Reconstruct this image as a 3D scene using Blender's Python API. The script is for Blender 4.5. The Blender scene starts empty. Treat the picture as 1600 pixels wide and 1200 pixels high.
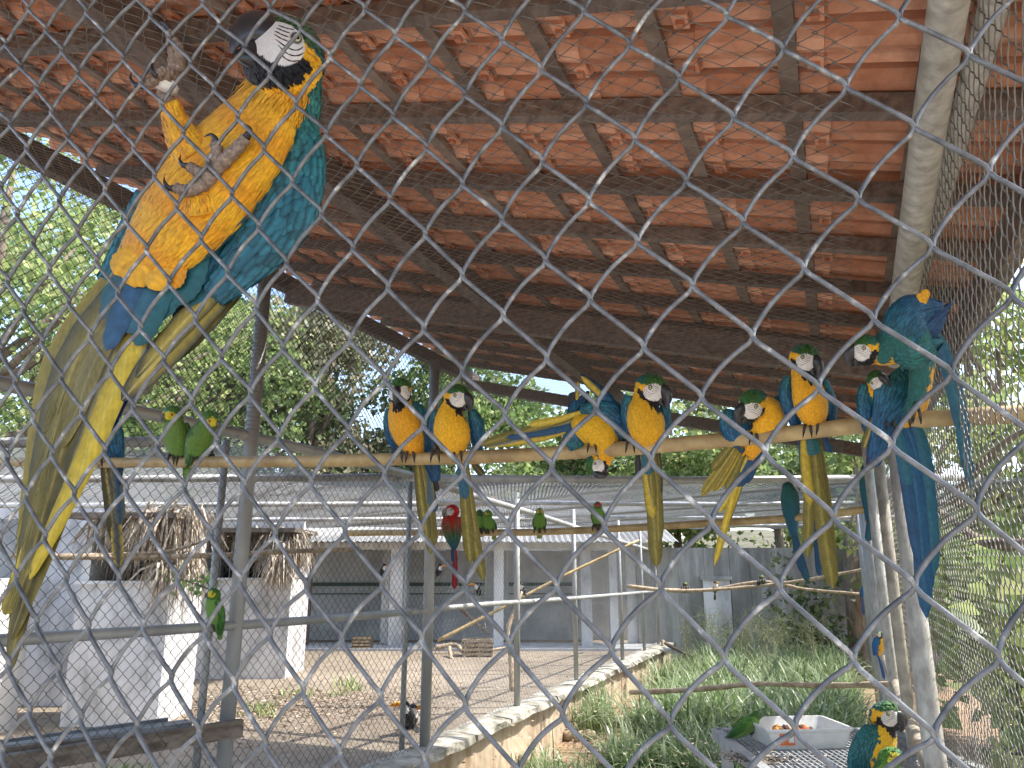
import bpy, math, random
import numpy as np
from mathutils import Vector, Matrix
random.seed(7); RNG = np.random.default_rng(7)
R = math.radians
scene = bpy.context.scene
COL = scene.collection

# ------------------------------------------------------------------ camera
F = 1155.0; PITCH = math.atan(285 / F); CP, SP = math.cos(PITCH), math.sin(PITCH)
CAMZ = 2.1
cam = bpy.data.cameras.new('camera'); cam.sensor_width = 36.0; cam.lens = F / 1600 * 36
cam.clip_start = 0.02; cam.clip_end = 600
camo = bpy.data.objects.new('camera', cam); COL.objects.link(camo)
camo.location = (0, 0, CAMZ); camo.rotation_euler = (R(90) + PITCH, 0, 0)
scene.camera = camo

# ------------------------------------------------------------------ light
SUN_AZ, SUN_EL = 85.0, 56.0          # azimuth from +Y towards +X
w = bpy.data.worlds.new('World'); scene.world = w; w.use_nodes = True
nt = w.node_tree; bg = nt.nodes['Background']
sky = nt.nodes.new('ShaderNodeTexSky'); sky.sky_type = 'NISHITA'; sky.sun_disc = False
sky.sun_elevation = R(SUN_EL); sky.sun_rotation = R(SUN_AZ); sky.air_density = 1.0; sky.dust_density = 2.0
nt.links.new(sky.outputs[0], bg.inputs[0]); bg.inputs[1].default_value = 0.15
sl = bpy.data.lights.new('sun', 'SUN'); sl.energy = 2.6; sl.angle = R(0.5); sl.color = (1, .96, .9)
so = bpy.data.objects.new('sun', sl); COL.objects.link(so)
sd = Vector((math.sin(R(SUN_AZ)) * math.cos(R(SUN_EL)), math.cos(R(SUN_AZ)) * math.cos(R(SUN_EL)), math.sin(R(SUN_EL))))
so.rotation_euler = (-sd).to_track_quat('-Z', 'Y').to_euler(); so.location = (4, 4, 12)
vs = scene.view_settings; vs.view_transform = 'Standard'; vs.look = 'None'; vs.gamma = 1; vs.use_curve_mapping = False
vs.exposure = 1.85
scene.cycles.max_bounces = 8; scene.cycles.diffuse_bounces = 5; scene.cycles.transmission_bounces = 4
scene.cycles.transparent_max_bounces = 8

# ------------------------------------------------------------------ measuring helpers
def U(px, py, d):
    x = (px - 800) / F; v = (600 - py) / F
    return Vector((x * d, d * (CP - v * SP), CAMZ + d * (SP + v * CP)))
def ray(px, py):
    return U(px, py, 1) - Vector((0, 0, CAMZ))
C0 = Vector((0, 0, CAMZ))
def atz(px, py, z): r = ray(px, py); return C0 + r * ((z - CAMZ) / r.z)
def aty(px, py, Y): r = ray(px, py); return C0 + r * (Y / r.y)
D1 = Vector((.394, .919, 0)); D2 = Vector((.919, -.394, 0))
def UW(u, w, z): return D1 * u + D2 * w + Vector((0, 0, z))
def atw(px, py, w): r = ray(px, py); return C0 + r * (w / r.dot(D2))
def atu(px, py, u): r = ray(px, py); return C0 + r * (u / r.dot(D1))
def dep(P): return P.y * CP + (P.z - CAMZ) * SP
WL, WR = -3.45, 0.24
YARD = 0.52

# ------------------------------------------------------------------ object helpers
def link(name, me, mat=None, parent=None):
    o = bpy.data.objects.new(name, me); COL.objects.link(o)
    if mat and me is not None and not me.materials: me.materials.append(mat)
    if parent: o.parent = parent
    return o
def tag(o, label=None, cat=None, group=None, kind=None):
    if label: o['label'] = label
    if cat: o['category'] = cat
    if group: o['group'] = group
    if kind: o['kind'] = kind
    return o
def thing(name, loc, label, cat, group=None):
    o = bpy.data.objects.new(name, None); o.empty_display_size = .1; COL.objects.link(o)
    o.location = loc; return tag(o, label, cat, group)
class MB:
    def __init__(s): s.v = []; s.f = []; s.c = []
    def add(s, vs, fs, c=None):
        b = len(s.v); s.v += [tuple(p) for p in vs]; s.f += [tuple(i + b for i in f) for f in fs]
        if c is not None:
            if len(c) and not hasattr(c[0], '__len__'): s.c += [tuple(c)] * len(vs)
            else: s.c += [tuple(k) for k in c]
        return s
    def box(s, c, size, ax=None, c3=None):
        X, Y, Z = ax if ax else (Vector((1, 0, 0)), Vector((0, 1, 0)), Vector((0, 0, 1)))
        c = Vector(c); h = [q / 2 for q in size]; vs = []
        for dz in (-1, 1):
            for dx, dy in ((-1, -1), (1, -1), (1, 1), (-1, 1)):
                vs.append(c + X * dx * h[0] + Y * dy * h[1] + Z * dz * h[2])
        return s.add(vs, [(0, 3, 2, 1), (4, 5, 6, 7), (0, 1, 5, 4), (1, 2, 6, 5), (2, 3, 7, 6), (3, 0, 4, 7)], c3)
    def beam(s, a, b, wd, ht, up=Vector((0, 0, 1)), c3=None):
        a, b = Vector(a), Vector(b); Y = (b - a).normalized(); X = Y.cross(up).normalized(); Z = X.cross(Y)
        return s.box((a + b) / 2, (wd, (b - a).length, ht), (X, Y, Z), c3)
    def tube(s, pts, rad, n=8, c3=None, caps=True, flat=1.0, ref=None):
        pts = [Vector(p) for p in pts]; m = len(pts)
        rs = rad if hasattr(rad, '__len__') else [rad] * m
        vs = []; cs = []; pr = ref
        for i, p in enumerate(pts):
            t = (pts[min(i + 1, m - 1)] - pts[max(i - 1, 0)]); t = t.normalized() if t.length > 1e-9 else Vector((0, 0, 1))
            if pr is None: pr = Vector((0, 0, 1)) if abs(t.z) < .9 else Vector((1, 0, 0))
            a = (pr - t * pr.dot(t)).normalized(); pr = a; b = t.cross(a)
            for k in range(n):
                th = 2 * math.pi * k / n; vs.append(p + a * math.cos(th) * rs[i] + b * math.sin(th) * rs[i] * flat)
                if c3 is not None: cs.append(c3 if not callable(c3) else c3(i / (m - 1)))
        fs = [(i * n + k, i * n + (k + 1) % n, (i + 1) * n + (k + 1) % n, (i + 1) * n + k) for i in range(m - 1) for k in range(n)]
        if caps: fs += [tuple(range(n))[::-1], tuple((m - 1) * n + k for k in range(n))]
        return s.add(vs, fs, cs if c3 is not None else None)
    def build(s, name, mat, parent=None, org=None, smooth=False, label=None, kind=None):
        me = bpy.data.meshes.new(name)
        o0 = Vector(org) if org is not None else (parent.matrix_world.translation if False else Vector((0, 0, 0)))
        if org is None and parent is not None: o0 = wloc(parent)
        me.from_pydata([(x - o0.x, y - o0.y, z - o0.z) for x, y, z in s.v], [], s.f)
        if s.c:
            at = me.color_attributes.new('Col', 'FLOAT_COLOR', 'POINT')
            at.data.foreach_set('color', np.array([(c[0], c[1], c[2], 1) for c in s.c], dtype=np.float32).ravel())
        if smooth: me.polygons.foreach_set('use_smooth', [True] * len(me.polygons))
        me.update()
        o = link(name, me, mat, parent)
        if parent is None: o.location = o0
        if label: o['label'] = label
        if kind: o['kind'] = kind
        return o
def wloc(o):
    v = Vector(o.location)
    while o.parent: o = o.parent; v += Vector(o.location)
    return v
def npmesh(name, V, Fq, mat, parent=None, org=None, cols=None, smooth=False, kind=None):
    """V (n,3) array, Fq (m,3|4) index array"""
    o0 = np.array(org if org is not None else (wloc(parent) if parent else (0, 0, 0)), dtype=np.float64)
    V = np.asarray(V, dtype=np.float64) - o0; Fq = np.asarray(Fq, dtype=np.int32); m, k = Fq.shape
    me = bpy.data.meshes.new(name); me.vertices.add(len(V)); me.vertices.foreach_set('co', V.astype(np.float32).ravel())
    me.loops.add(m * k); me.loops.foreach_set('vertex_index', Fq.ravel())
    me.polygons.add(m); me.polygons.foreach_set('loop_start', np.arange(0, m * k, k, dtype=np.int32))
    if smooth: me.polygons.foreach_set('use_smooth', np.ones(m, dtype=bool))
    if cols is not None:
        at = me.color_attributes.new('Col', 'FLOAT_COLOR', 'POINT'); c4 = np.ones((len(V), 4), dtype=np.float32); c4[:, :3] = cols
        at.data.foreach_set('color', c4.ravel())
    me.update(calc_edges=True)
    o = link(name, me, mat, parent)
    if parent is None: o.location = o0
    if kind: o['kind'] = kind
    return o
def tubes_np(P, r, sides, ref):
    """P (N,M,3) polylines -> tube verts, quads"""
    N, M, _ = P.shape; T = np.gradient(P, axis=1); T /= np.linalg.norm(T, axis=2, keepdims=True) + 1e-12
    ref = np.asarray(ref, float); S = np.cross(T, ref); S /= np.linalg.norm(S, axis=2, keepdims=True) + 1e-12; W = np.cross(S, T)
    th = np.arange(sides) * 2 * np.pi / sides
    rr = r if np.isscalar(r) else np.asarray(r)[..., None, None]
    V = P[:, :, None, :] + rr * (S[:, :, None, :] * np.cos(th)[None, None, :, None] + W[:, :, None, :] * np.sin(th)[None, None, :, None])
    idx = np.arange(N * M * sides).reshape(N, M, sides); nx = np.roll(idx, -1, axis=2)
    Fq = np.stack([idx[:, :-1], nx[:, :-1], nx[:, 1:], idx[:, 1:]], -1).reshape(-1, 4)
    return V.reshape(-1, 3), Fq
def chain_panel(O, A, B, LA, LB, cw, ch, r, m=2, sides=3, amp=.35, mask=None, sag=0.0, wob=.04, bow=.10):
    """zigzag wires running along B, hooked into their neighbours, on the sheet O + a*A + b*B"""
    O, A, B = [np.array(v, float) for v in (O, A, B)]; n = np.cross(A, B)
    nw = int(LA / (cw / 2)); nl = int(LB / (ch / 2)); ts = np.arange(nl * m + 1) / m
    s0 = np.floor(ts).astype(int); fr = ts - s0
    k = np.arange(nw)[:, None]; even = ((s0[None, :] + k) % 2 == 0)
    over = .10
    ax = np.where(even, -over + (1 + 2 * over) * fr[None, :], 1 + over - (1 + 2 * over) * fr[None, :])
    bw = np.sin(np.pi * fr)[None, :]
    a = (k + ax) * cw / 2 - np.where(even, 0, bow) * bw * cw / 2
    b = np.broadcast_to(ts[None, :] * ch / 2, a.shape) + np.where(even, 0, bow) * bw * ch / 2
    dpt = np.where(even, 1, -1) * bw * r * 1.5
    a = a + wob * cw * np.sin(b * 3.1 + k * .7) ; b = b + wob * ch * np.sin(a * 2.3 + b * 1.7)
    dpt = dpt + sag * (np.sin(np.pi * np.clip(a / LA, 0, 1)) + .35 * np.sin(a * 4 + b * 3)) 
    P = O + a[..., None] * A + b[..., None] * B + dpt[..., None] * n
    return tubes_np(P, r, sides, n + .01)

# ------------------------------------------------------------------ materials
class NT:
    def __init__(s, name):
        s.m = bpy.data.materials.new(name); s.m.use_nodes = True; s.t = s.m.node_tree; s.b = s.t.nodes['Principled BSDF']
    def n(s, ty, **k):
        nd = s.t.nodes.new(ty)
        for a, v in k.items():
            if a in nd.inputs.keys(): nd.inputs[a].default_value = v
            else: setattr(nd, a, v)
        return nd
    def l(s, a, b): s.t.links.new(a, b)
    def coords(s, scale=(1, 1, 1), obj=True):
        tc = s.n('ShaderNodeTexCoord'); mp = s.n('ShaderNodeMapping'); mp.inputs['Scale'].default_value = scale
        s.l(tc.outputs['Object'] if obj else tc.outputs['Generated'], mp.inputs[0]); return mp.outputs[0]
    def noise(s, vec, scale, detail=4, rough=.6):
        nd = s.n('ShaderNodeTexNoise'); nd.inputs['Scale'].default_value = scale; nd.inputs['Detail'].default_value = detail
        nd.inputs['Roughness'].default_value = rough; s.l(vec, nd.inputs['Vector']); return nd.outputs['Fac']
    def ramp(s, fac, stops):
        nd = s.n('ShaderNodeValToRGB'); e = nd.color_ramp.elements
        while len(e) < len(stops): e.new(.5)
        for i, (p, c) in enumerate(stops): e[i].position = p; e[i].color = (*c, 1)
        s.l(fac, nd.inputs[0]); return nd.outputs[0]
    def mix(s, f, a, b, mode='MIX'):
        nd = s.n('ShaderNodeMix', data_type='RGBA', blend_type=mode)
        for q, i in ((f, 0), (a, 6), (b, 7)):
            if hasattr(q, 'links'): s.l(q, nd.inputs[i])
            else: nd.inputs[i].default_value = q if i == 0 else (*q, 1)
        return nd.outputs[2]
    def bump(s, h, st=.3, dist=.01):
        nd = s.n('ShaderNodeBump'); nd.inputs['Strength'].default_value = st; nd.inputs['Distance'].default_value = dist
        s.l(h, nd.inputs['Height']); s.l(nd.outputs[0], s.b.inputs['Normal'])
    def base(s, c):
        if hasattr(c, 'links'): s.l(c, s.b.inputs['Base Color'])
        else: s.b.inputs['Base Color'].default_value = (*c, 1)
    def set(s, rough=.7, metal=0, spec=None):
        s.b.inputs['Roughness'].default_value = rough; s.b.inputs['Metallic'].default_value = metal
        if spec is not None: s.b.inputs['Specular IOR Level'].default_value = spec
        return s
def mottled(name, c1, c2, scale=8, rough=.8, metal=0, stretch=(1, 1, 1), bump=.3, bd=.005, c3=None, rnd=0.0, lo=.35, hi=.65):
    m = NT(name).set(rough, metal); v = m.coords(stretch); f = m.noise(v, scale)
    col = m.ramp(f, [(lo, c1), (hi, c2)] + ([(min(hi + .12, 1), c3)] if c3 else []))
    if rnd:
        oi = m.n('ShaderNodeObjectInfo'); g = m.n('ShaderNodeMapRange'); g.inputs[3].default_value = 1 - rnd; g.inputs[4].default_value = 1 + rnd
        m.l(oi.outputs['Random'], g.inputs[0]); cc = m.n('ShaderNodeCombineColor')
        for i in range(3): m.l(g.outputs[0], cc.inputs[i])
        col = m.mix(1.0, col, cc.outputs[0], 'MULTIPLY')
    m.base(col)
    if bump: m.bump(m.noise(v, scale * 3, 5), bump, bd)
    return m.m
def vcol(name, rough=.7, scale=60, amt=.35, bump=.2, bd=.001, stretch=(1, 1, 1), spec=.3, sheen=0, metal=0, transl=0):
    m = NT(name).set(rough, metal, spec); a = m.n('ShaderNodeVertexColor'); a.layer_name = 'Col'
    v = m.coords(stretch); f = m.noise(v, scale, 3)
    dk = m.ramp(f, [(.3, (1 - amt,) * 3), (.7, (1 + amt * .4,) * 3)])
    c = m.mix(1.0, a.outputs[0], dk, 'MULTIPLY'); m.base(c)
    if bump: m.bump(f, bump, bd)
    if sheen: m.b.inputs['Sheen Weight'].default_value = sheen
    if transl:
        tr = m.n('ShaderNodeBsdfTranslucent'); m.l(c, tr.inputs[0]); mx = m.n('ShaderNodeMixShader'); mx.inputs[0].default_value = transl
        m.l(m.b.outputs[0], mx.inputs[1]); m.l(tr.outputs[0], mx.inputs[2]); m.l(mx.outputs[0], m.t.nodes['Material Output'].inputs[0])
    return m.m
M = {}
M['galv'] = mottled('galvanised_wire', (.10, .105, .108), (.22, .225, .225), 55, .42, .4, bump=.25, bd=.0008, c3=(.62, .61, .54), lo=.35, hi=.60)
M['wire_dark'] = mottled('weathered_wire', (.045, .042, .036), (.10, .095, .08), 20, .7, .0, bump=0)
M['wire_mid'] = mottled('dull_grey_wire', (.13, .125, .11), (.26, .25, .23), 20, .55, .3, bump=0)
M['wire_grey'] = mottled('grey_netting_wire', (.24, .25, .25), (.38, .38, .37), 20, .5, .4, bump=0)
M['pipe'] = mottled('grey_painted_pipe', (.27, .27, .26), (.40, .40, .38), 5, .5, .25, (1, 1, .4), .2, .002)
M['pipe_white'] = mottled('pale_painted_pipe', (.28, .28, .27), (.46, .46, .44), 6, .5, .1, bump=.2, bd=.002)
M['pole'] = mottled('weathered_grey_pole', (.30, .28, .24), (.50, .48, .43), 26, .7, 0, (1, 1, .5), .5, .003, c3=(.60, .58, .53))
M['bamboo'] = mottled('dry_bamboo', (.30, .20, .085), (.50, .37, .17), 9, .45, 0, bump=.15, bd=.002, c3=(.58, .46, .25))
M['bamboo_grey'] = mottled('grey_weathered_bamboo', (.22, .19, .15), (.42, .37, .29), 12, .7, 0, bump=.4, bd=.003)
M['branch'] = mottled('pale_dry_branch', (.25, .18, .11), (.47, .37, .25), 14, .85, 0, bump=.5, bd=.004)
M['timber'] = mottled('dark_roof_timber', (.095, .070, .060), (.20, .150, .125), 6, .75, 0, (6, 1, 6), .35, .003, rnd=.2)
M['batten'] = mottled('sawn_batten', (.13, .09, .07), (.25, .18, .14), 9, .8, 0, (1, 1, 1), .35, .002, rnd=.25)
M['plank'] = mottled('weathered_plank', (.10, .075, .055), (.22, .18, .14), 9, .85, 0, (1, 1, 3), .5, .004)
M['metal_grey'] = mottled('grey_sheet_metal', (.17, .18, .19), (.27, .28, .29), 7, .45, .5, bump=.15, bd=.002)
# ================================================================== ground, yard, walls
Z3 = Vector((0, 0, 1))
def ground_mat(name, c1, c2, c3, sc):
    m = NT(name).set(.95); v = m.coords(); a = m.noise(v, sc, 6, .7); b = m.noise(v, sc * 14, 4, .7)
    col = m.ramp(a, [(.3, c1), (.5, c2), (.72, c3)]); col = m.mix(.35, col, m.ramp(b, [(.35, (.35, .3, .25)), (.65, (1.3, 1.25, 1.2))]), 'MULTIPLY')
    m.base(col); m.bump(b, .6, .02); return m.m
M['soil'] = ground_mat('sandy_soil', (.16, .10, .055), (.30, .20, .12), (.40, .29, .18), .8)
M['yard'] = ground_mat('sandy_yard_floor', (.15, .118, .085), (.255, .21, .155), (.34, .285, .215), .55)
def sheet(name, x0, x1, y0, y1, z, n, amp, mat, fn=None):
    xs = np.linspace(x0, x1, n); ys = np.linspace(y0, y1, n); X, Y = np.meshgrid(xs, ys)
    Z = z + amp * (np.sin(X * 1.7 + Y * .9) + np.sin(Y * 2.3 - X * .7)) * .5
    if fn is not None: Z = fn(X, Y, Z)
    V = np.stack([X, Y, Z], -1).reshape(-1, 3); i = np.arange(n * n).reshape(n, n)
    Fq = np.stack([i[:-1, :-1], i[:-1, 1:], i[1:, 1:], i[1:, :-1]], -1).reshape(-1, 4)
    return tag(npmesh(name, V, Fq, mat, org=(0, 0, 0), smooth=True), kind='structure')
g = sheet('ground', -250, 250, -60, 440, -.01, 60, 0, M['soil'])
M['paving_bounce_floor'] = ground_mat('pale_paving_bounce', (.44, .41, .37), (.56, .53, .48), (.66, .63, .58), 1.2)
pv = MB(); vs_ = [UW(-2.2, WL + .2, .07), UW(5.5, WL + .2, .07), UW(5.5, .30, .07), UW(9.5, .30, .07), UW(9.5, 2.6, .07), UW(-2.2, 2.6, .07)]  # unseen floor under the roof added to bounce light up; right strip is real paving
pv.add(vs_ + [p - Z3 * .12 for p in vs_], [tuple(range(6))] + [(i, i + 6, (i + 1) % 6 + 6, (i + 1) % 6) for i in range(6)])
tag(pv.build('paving_bounce_floor', M['paving_bounce_floor'], org=(0, 0, 0)), kind='structure')
pad = sheet('enclosure_floor', -2, 12, -2, 18.5, .03, 120, .03, M['soil'])
# yard floor: raised terrace left of the low wall
vy = [UW(-3, WL - .02, YARD), UW(17.6, WL - .02, YARD), Vector((-1, 26, YARD)), Vector((-26, 26, YARD)), Vector((-26, -4, YARD))]
my = MB(); n = len(vy); my.add(vy + [p - Vector((0, 0, .5)) for p in vy], [tuple(range(n))] + [(i, i + n, (i + 1) % n + n, (i + 1) % n) for i in range(n)])
tag(my.build('yard_floor', M['yard'], org=(0, 0, 0)), kind='structure')

# --- low retaining wall with its coping
def wall_mat():
    m = NT('stained_cream_plaster').set(.9); v = m.coords(); vz = m.coords((1.2, 1.2, .25))
    a = m.noise(v, 1.1, 5, .65); st = m.noise(vz, 5, 5, .7); pt = m.noise(v, 2.4, 3, .5)
    c = m.ramp(a, [(.3, (.42, .33, .22)), (.55, (.56, .46, .33)), (.75, (.66, .58, .46))])
    c = m.mix(.7, c, m.ramp(st, [(.33, (.45, .33, .22)), (.55, (1, 1, 1))]), 'MULTIPLY')
    c = m.mix(m.ramp(pt, [(.60, (0, 0, 0)), (.625, (1, 1, 1))]), c, (.22, .17, .13)); m.base(c)
    m.bump(pt, .5, .02); return m.m
M['lowwall'] = wall_mat()
M['coping'] = mottled('mossy_concrete_coping', (.11, .11, .075), (.34, .315, .26), 5, .95, bump=.9, bd=.02, c3=(.48, .455, .40), lo=.3, hi=.5)
M['plaster'] = mottled('stained_white_plaster', (.30, .29, .28), (.62, .61, .59), 2.2, .9, 0, (1, 1, .45), .3, .006, c3=(.74, .73, .71), lo=.28, hi=.5)
lw = thing('retaining_wall', UW(8, WL, 0), 'low stained cream wall with mossy coping under the left fence', 'low wall')
b = MB(); seg = 40
for k in range(seg):
    u0, u1 = -1 + 17.6 * k / seg, -1 + 17.6 * (k + 1) / seg
    b.box(UW((u0 + u1) / 2, WL + .07, .26), (.16, u1 - u0, .60), (D2, D1, Vector((0, 0, 1))))
b = MB(); b.box(UW(7.8, WL + .07, .25), (.16, 17.6, .56), (D2, D1, Vector((0, 0, 1)))); b.build('wall_face', M['lowwall'], lw)
rr = random.Random(3); u = -1.0
while u < 16.3:
    L = rr.uniform(.5, .9); L = min(L, 16.6 - u); b = MB()
    n = 5; vs = []
    for i in range(n + 1):
        uu = u + .006 + (L - .012) * i / n
        for ww, zz in ((-.17, .53), (-.16 + rr.uniform(-.01, .01), .585 + rr.uniform(-.012, .012)), (.0, .60 + rr.uniform(-.012, .012)), (.17 + rr.uniform(-.02, .025), .59 + rr.uniform(-.015, .01)), (.185 + rr.uniform(-.02, .025), .53)):
            vs.append(UW(uu, WL + .05 + ww, zz))
    fs = [(i * 5 + j, i * 5 + j + 1, i * 5 + j + 6, i * 5 + j + 5) for i in range(n) for j in range(4)] + [(i * 5 + 4, i * 5, i * 5 + 5, i * 5 + 9) for i in range(n)] + [(0, 4, 3, 2, 1), tuple(n * 5 + j for j in range(5))]
    b.add(vs, fs); b.build('coping_stone', M['coping'], lw); u += L
# --- back wall of tall sheet panels
def streak_mat():
    m = NT('streaked_grey_sheet').set(.85); vz = m.coords((1, 1, .12)); v = m.coords()
    a = m.noise(vz, 3.0, 6, .7); c = m.ramp(a, [(.3, (.14, .135, .12)), (.5, (.27, .265, .245)), (.68, (.46, .455, .43))])
    b_ = m.noise(v, 1.2, 4, .6); c = m.mix(.5, c, m.ramp(b_, [(.3, (.6, .62, .5)), (.6, (1.1, 1.1, 1.1))]), 'MULTIPLY')
    oi = m.n('ShaderNodeObjectInfo'); c = m.mix(.3, c, m.ramp(oi.outputs['Random'], [(0, (.75, .75, .75)), (1, (1.2, 1.2, 1.18))]), 'MULTIPLY')
    m.base(c); m.bump(a, .3, .01); return m.m
M['streak'] = streak_mat()
BY = 16.05
zt = aty(1200, 856, BY).z
bw = thing('back_wall', (6.5, BY, 0), 'tall grey streaked sheet wall closing the far end of the enclosure', 'wall')
x = 2.6
while x < 9.0:
    wd = rr.uniform(.42, .6); b = MB(); b.box((x + wd / 2, BY + rr.uniform(-.01, .01), zt / 2), (wd - .005, .05, zt)); b.build('panel', M['streak'], bw); x += wd
b = MB(); b.box((6, BY + .08, zt / 2), (7.2, .06, zt - .05)); b.build('backing_wall', M['plaster'], bw)
b = MB(); p = aty(1125, 1000, BY - .06); b.box((p.x, BY - .05, .95), (.56, .03, 1.75)); dr = b.build('door', M['plaster'], bw, label='low whitewashed door with a ledge')
b = MB(); b.box((p.x, BY - .07, 1.86), (.66, .06, .07)); b.build('door_ledge', M['pipe_white'], bw)

# ================================================================== tiled roof
def RZ(w, dz=0): return CAMZ + 1.22 - .25 * w + dz
SL = (D2 + Vector((0, 0, -.25))).normalized(); NRM = D1.cross(SL).normalized()
if NRM.z < 0: NRM = -NRM
roof = thing('tile_roof', UW(3, -1.5, RZ(-1.5)), 'open terracotta tile roof on dark timber rafters over the perches', 'roof')
def RP(u, w, h): return UW(u, w, RZ(w)) + NRM * h
W0, W1, U0, U1 = -3.62, .67, -.75, 7.15
# rafters (run down the slope)
us = [-.5, .02, .53, 1.02, 1.50, 2.01, 2.52, 2.99, 3.47, 3.97, 4.44, 4.93, 5.42, 5.92, 6.40, 6.90]
for u in us:
    b = MB(); a, c = RP(u + rr.uniform(-.012, .012), W0, .038), RP(u + rr.uniform(-.012, .012), W1, .038); b.beam(a, c, .045, .056, NRM); b.build('rafter', M['timber'], roof)
# battens (run level under the tiles)
wb = [W0 + .04 + i * .324 for i in range(14)]
for ww in wb:
    b = MB(); b.beam(RP(U0, ww, .077), RP(U1, ww, .077), .05, .017, NRM); b.build('batten', M['batten'], roof)
for ww, hh, tt in ((-3.5, -.12, .07), (-1.78, -.125, .08), (.62, -.07, .05)):
    b = MB(); b.beam(RP(U0, ww, -.03 + hh / 2), RP(U1 + .05, ww, -.03 + hh / 2), tt, .12, Vector((0, 0, 1))); b.build('purlin', M['timber'], roof)
for u, zz, w_a, w_b, hgt in ((4.02, -.16, -3.45, .4, .15), (7.02, -.17, -3.5, .35, .11), (7.42, -.10, -3.6, .5, .09)):
    b = MB(); b.beam(RP(u, w_a, zz), RP(u, w_b, zz), .07, hgt, NRM); b.build('tie_beam', M['timber'], roof)
# tiles
def tile_mat():
    m = NT('terracotta_tile').set(.72, spec=.3); v = m.coords(); a = m.noise(v, 7, 5, .6); at = m.n('ShaderNodeVertexColor'); at.layer_name = 'Col'
    c = m.ramp(a, [(.25, (.48, .205, .115)), (.5, (.64, .315, .19)), (.75, (.74, .45, .32))])
    c = m.mix(1.0, c, at.outputs[0], 'MULTIPLY'); c = m.mix(.6, c, m.ramp(m.noise(v, 2.3, 6, .75), [(.38, (.55, .48, .45)), (.52, (1, 1, 1)), (.75, (1.08, 1.08, 1.1))]), 'MULTIPLY')
    oi = m.n('ShaderNodeObjectInfo'); c = m.mix(.8, c, m.ramp(oi.outputs['Random'], [(0, (.78, .72, .70)), (.5, (1, 1, 1)), (1, (1.12, 1.15, 1.18))]), 'MULTIPLY')
    m.base(c); m.bump(m.noise(m.coords((1, 1, 1)), 45, 4), .25, .002)
    tr = m.n('ShaderNodeBsdfTranslucent'); m.l(c, tr.inputs[0]); mx = m.n('ShaderNodeMixShader'); mx.inputs[0].default_value = .0
    return m.m
M['tile'] = tile_mat()
TW, TL = .198, .375
prof = [(-.099, .060), (-.097, .016), (-.082, -.012), (-.056, -.023), (-.030, -.013), (-.014, .008), (-.009, -.002), (-.002, .006), (.030, .016), (.054, .006), (.064, .040), (.067, .100), (.081, .128), (.096, .100), (.101, .060)]
def tile_geo():
    vs = []; fs = []; cs = []
    pr = prof; n = len(pr)
    for j, (s, lift) in enumerate(((0, .006), (.5, .003), (1, 0))):
        for (a, h) in pr: vs.append((a, s * TL, h + lift + .014 * s)); cs.append((1, 1, 1))
    for j in range(2):
        for i in range(n - 1): fs.append((j * n + i, j * n + i + 1, (j + 1) * n + i + 1, (j + 1) * n + i))
    # upper skin, rim at the low end
    b0 = len(vs)
    for s in (0, 1):
        for (a, h) in pr: vs.append((a, s * TL, h + .006 * (1 - s) + .014 * s + .011)); cs.append((1, 1, 1))
    for i in range(n - 1):
        fs.append((b0 + i, b0 + n + i, b0 + n + i + 1, b0 + i + 1))
        fs.append((i, b0 + i, b0 + i + 1, i + 1)); fs.append((2 * n + i + 1, b0 + n + i + 1, b0 + n + i, 2 * n + i))
    fs.append((0, n, 2 * n, b0 + n, b0)); fs.append((n - 1, b0 + n - 1, b0 + 2 * n - 1, 3 * n - 1, 2 * n - 1))
    # two nibs that hook over the batten and a thin ridge
    for (x0, x1, y0, y1, dz, cc) in ((-.006, .050, .004, .046, -.004, (1.30, 1.38, 1.42)), (.012, .032, .014, .034, -.018, (.9, .75, .7))):
        k = len(vs)
        for zz in (dz, .008):
            for (xx, yy) in ((x0, y0), (x1, y0), (x1, y1), (x0, y1)): vs.append((xx, yy, zz + .014 * (yy / TL))); cs.append(cc)
        fs += [(k, k + 3, k + 2, k + 1), (k, k + 1, k + 5, k + 4), (k + 1, k + 2, k + 6, k + 5), (k + 2, k + 3, k + 7, k + 6), (k + 3, k, k + 4, k + 7)]
    return vs, fs, cs
tv, tf, tc = tile_geo()
tb = MB(); tb.add(tv, tf, tc)
tmesh = None
cand = []
nU = int((U1 - U0) / TW)
for i in range(nU + 1):
    for j, ww in enumerate(wb):
        if j == 0: pass
        u = U0 + i * TW + .03; P = RP(u, ww, .092); d = dep(P)
        vis = False
        if d > .4:
            rel = P - C0; v = (-rel.y * SP + rel.z * CP) / d; xx = rel.x / d
            vis = abs(xx * F) < 860 and v * F < 650
        cand.append((d if vis else 99 + d, u, ww))
cand.sort()
flow = -SL   # from low end of a tile up to its high end
def tile_matrix(u, ww):
    o = RP(u + rr.uniform(-.004, .004), ww + .092 + rr.uniform(-.008, .008), .090)
    ang = rr.uniform(-.012, .012); X = (D1 + flow * ang).normalized(); Y = (flow - D1 * ang).normalized(); Z = X.cross(Y)
    if Z.z < 0: X = -X; Z = X.cross(Y)
    return Matrix(((X.x, Y.x, Z.x, o.x), (X.y, Y.y, Z.y, o.y), (X.z, Y.z, Z.z, o.z), (0, 0, 0, 1)))
rest = MB(); rl = wloc(roof)
for q, (d, u, ww) in enumerate(cand):
    mt = tile_matrix(u, ww)
    if q < 300:
        if tmesh is None:
            o = tb.build('roof_tile', M['tile'], roof, org=(0, 0, 0)); tmesh = o.data
        else: o = link('roof_tile', tmesh, None, roof)
        mm = mt.copy(); mm.translation = mm.translation - rl; o.matrix_local = mm
    else:
        k = rr.uniform(.82, 1.15); rest.add([mt @ Vector(v) for v in tv], tf, [(c[0] * k, c[1] * k, c[2] * k) for c in tc])
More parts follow.
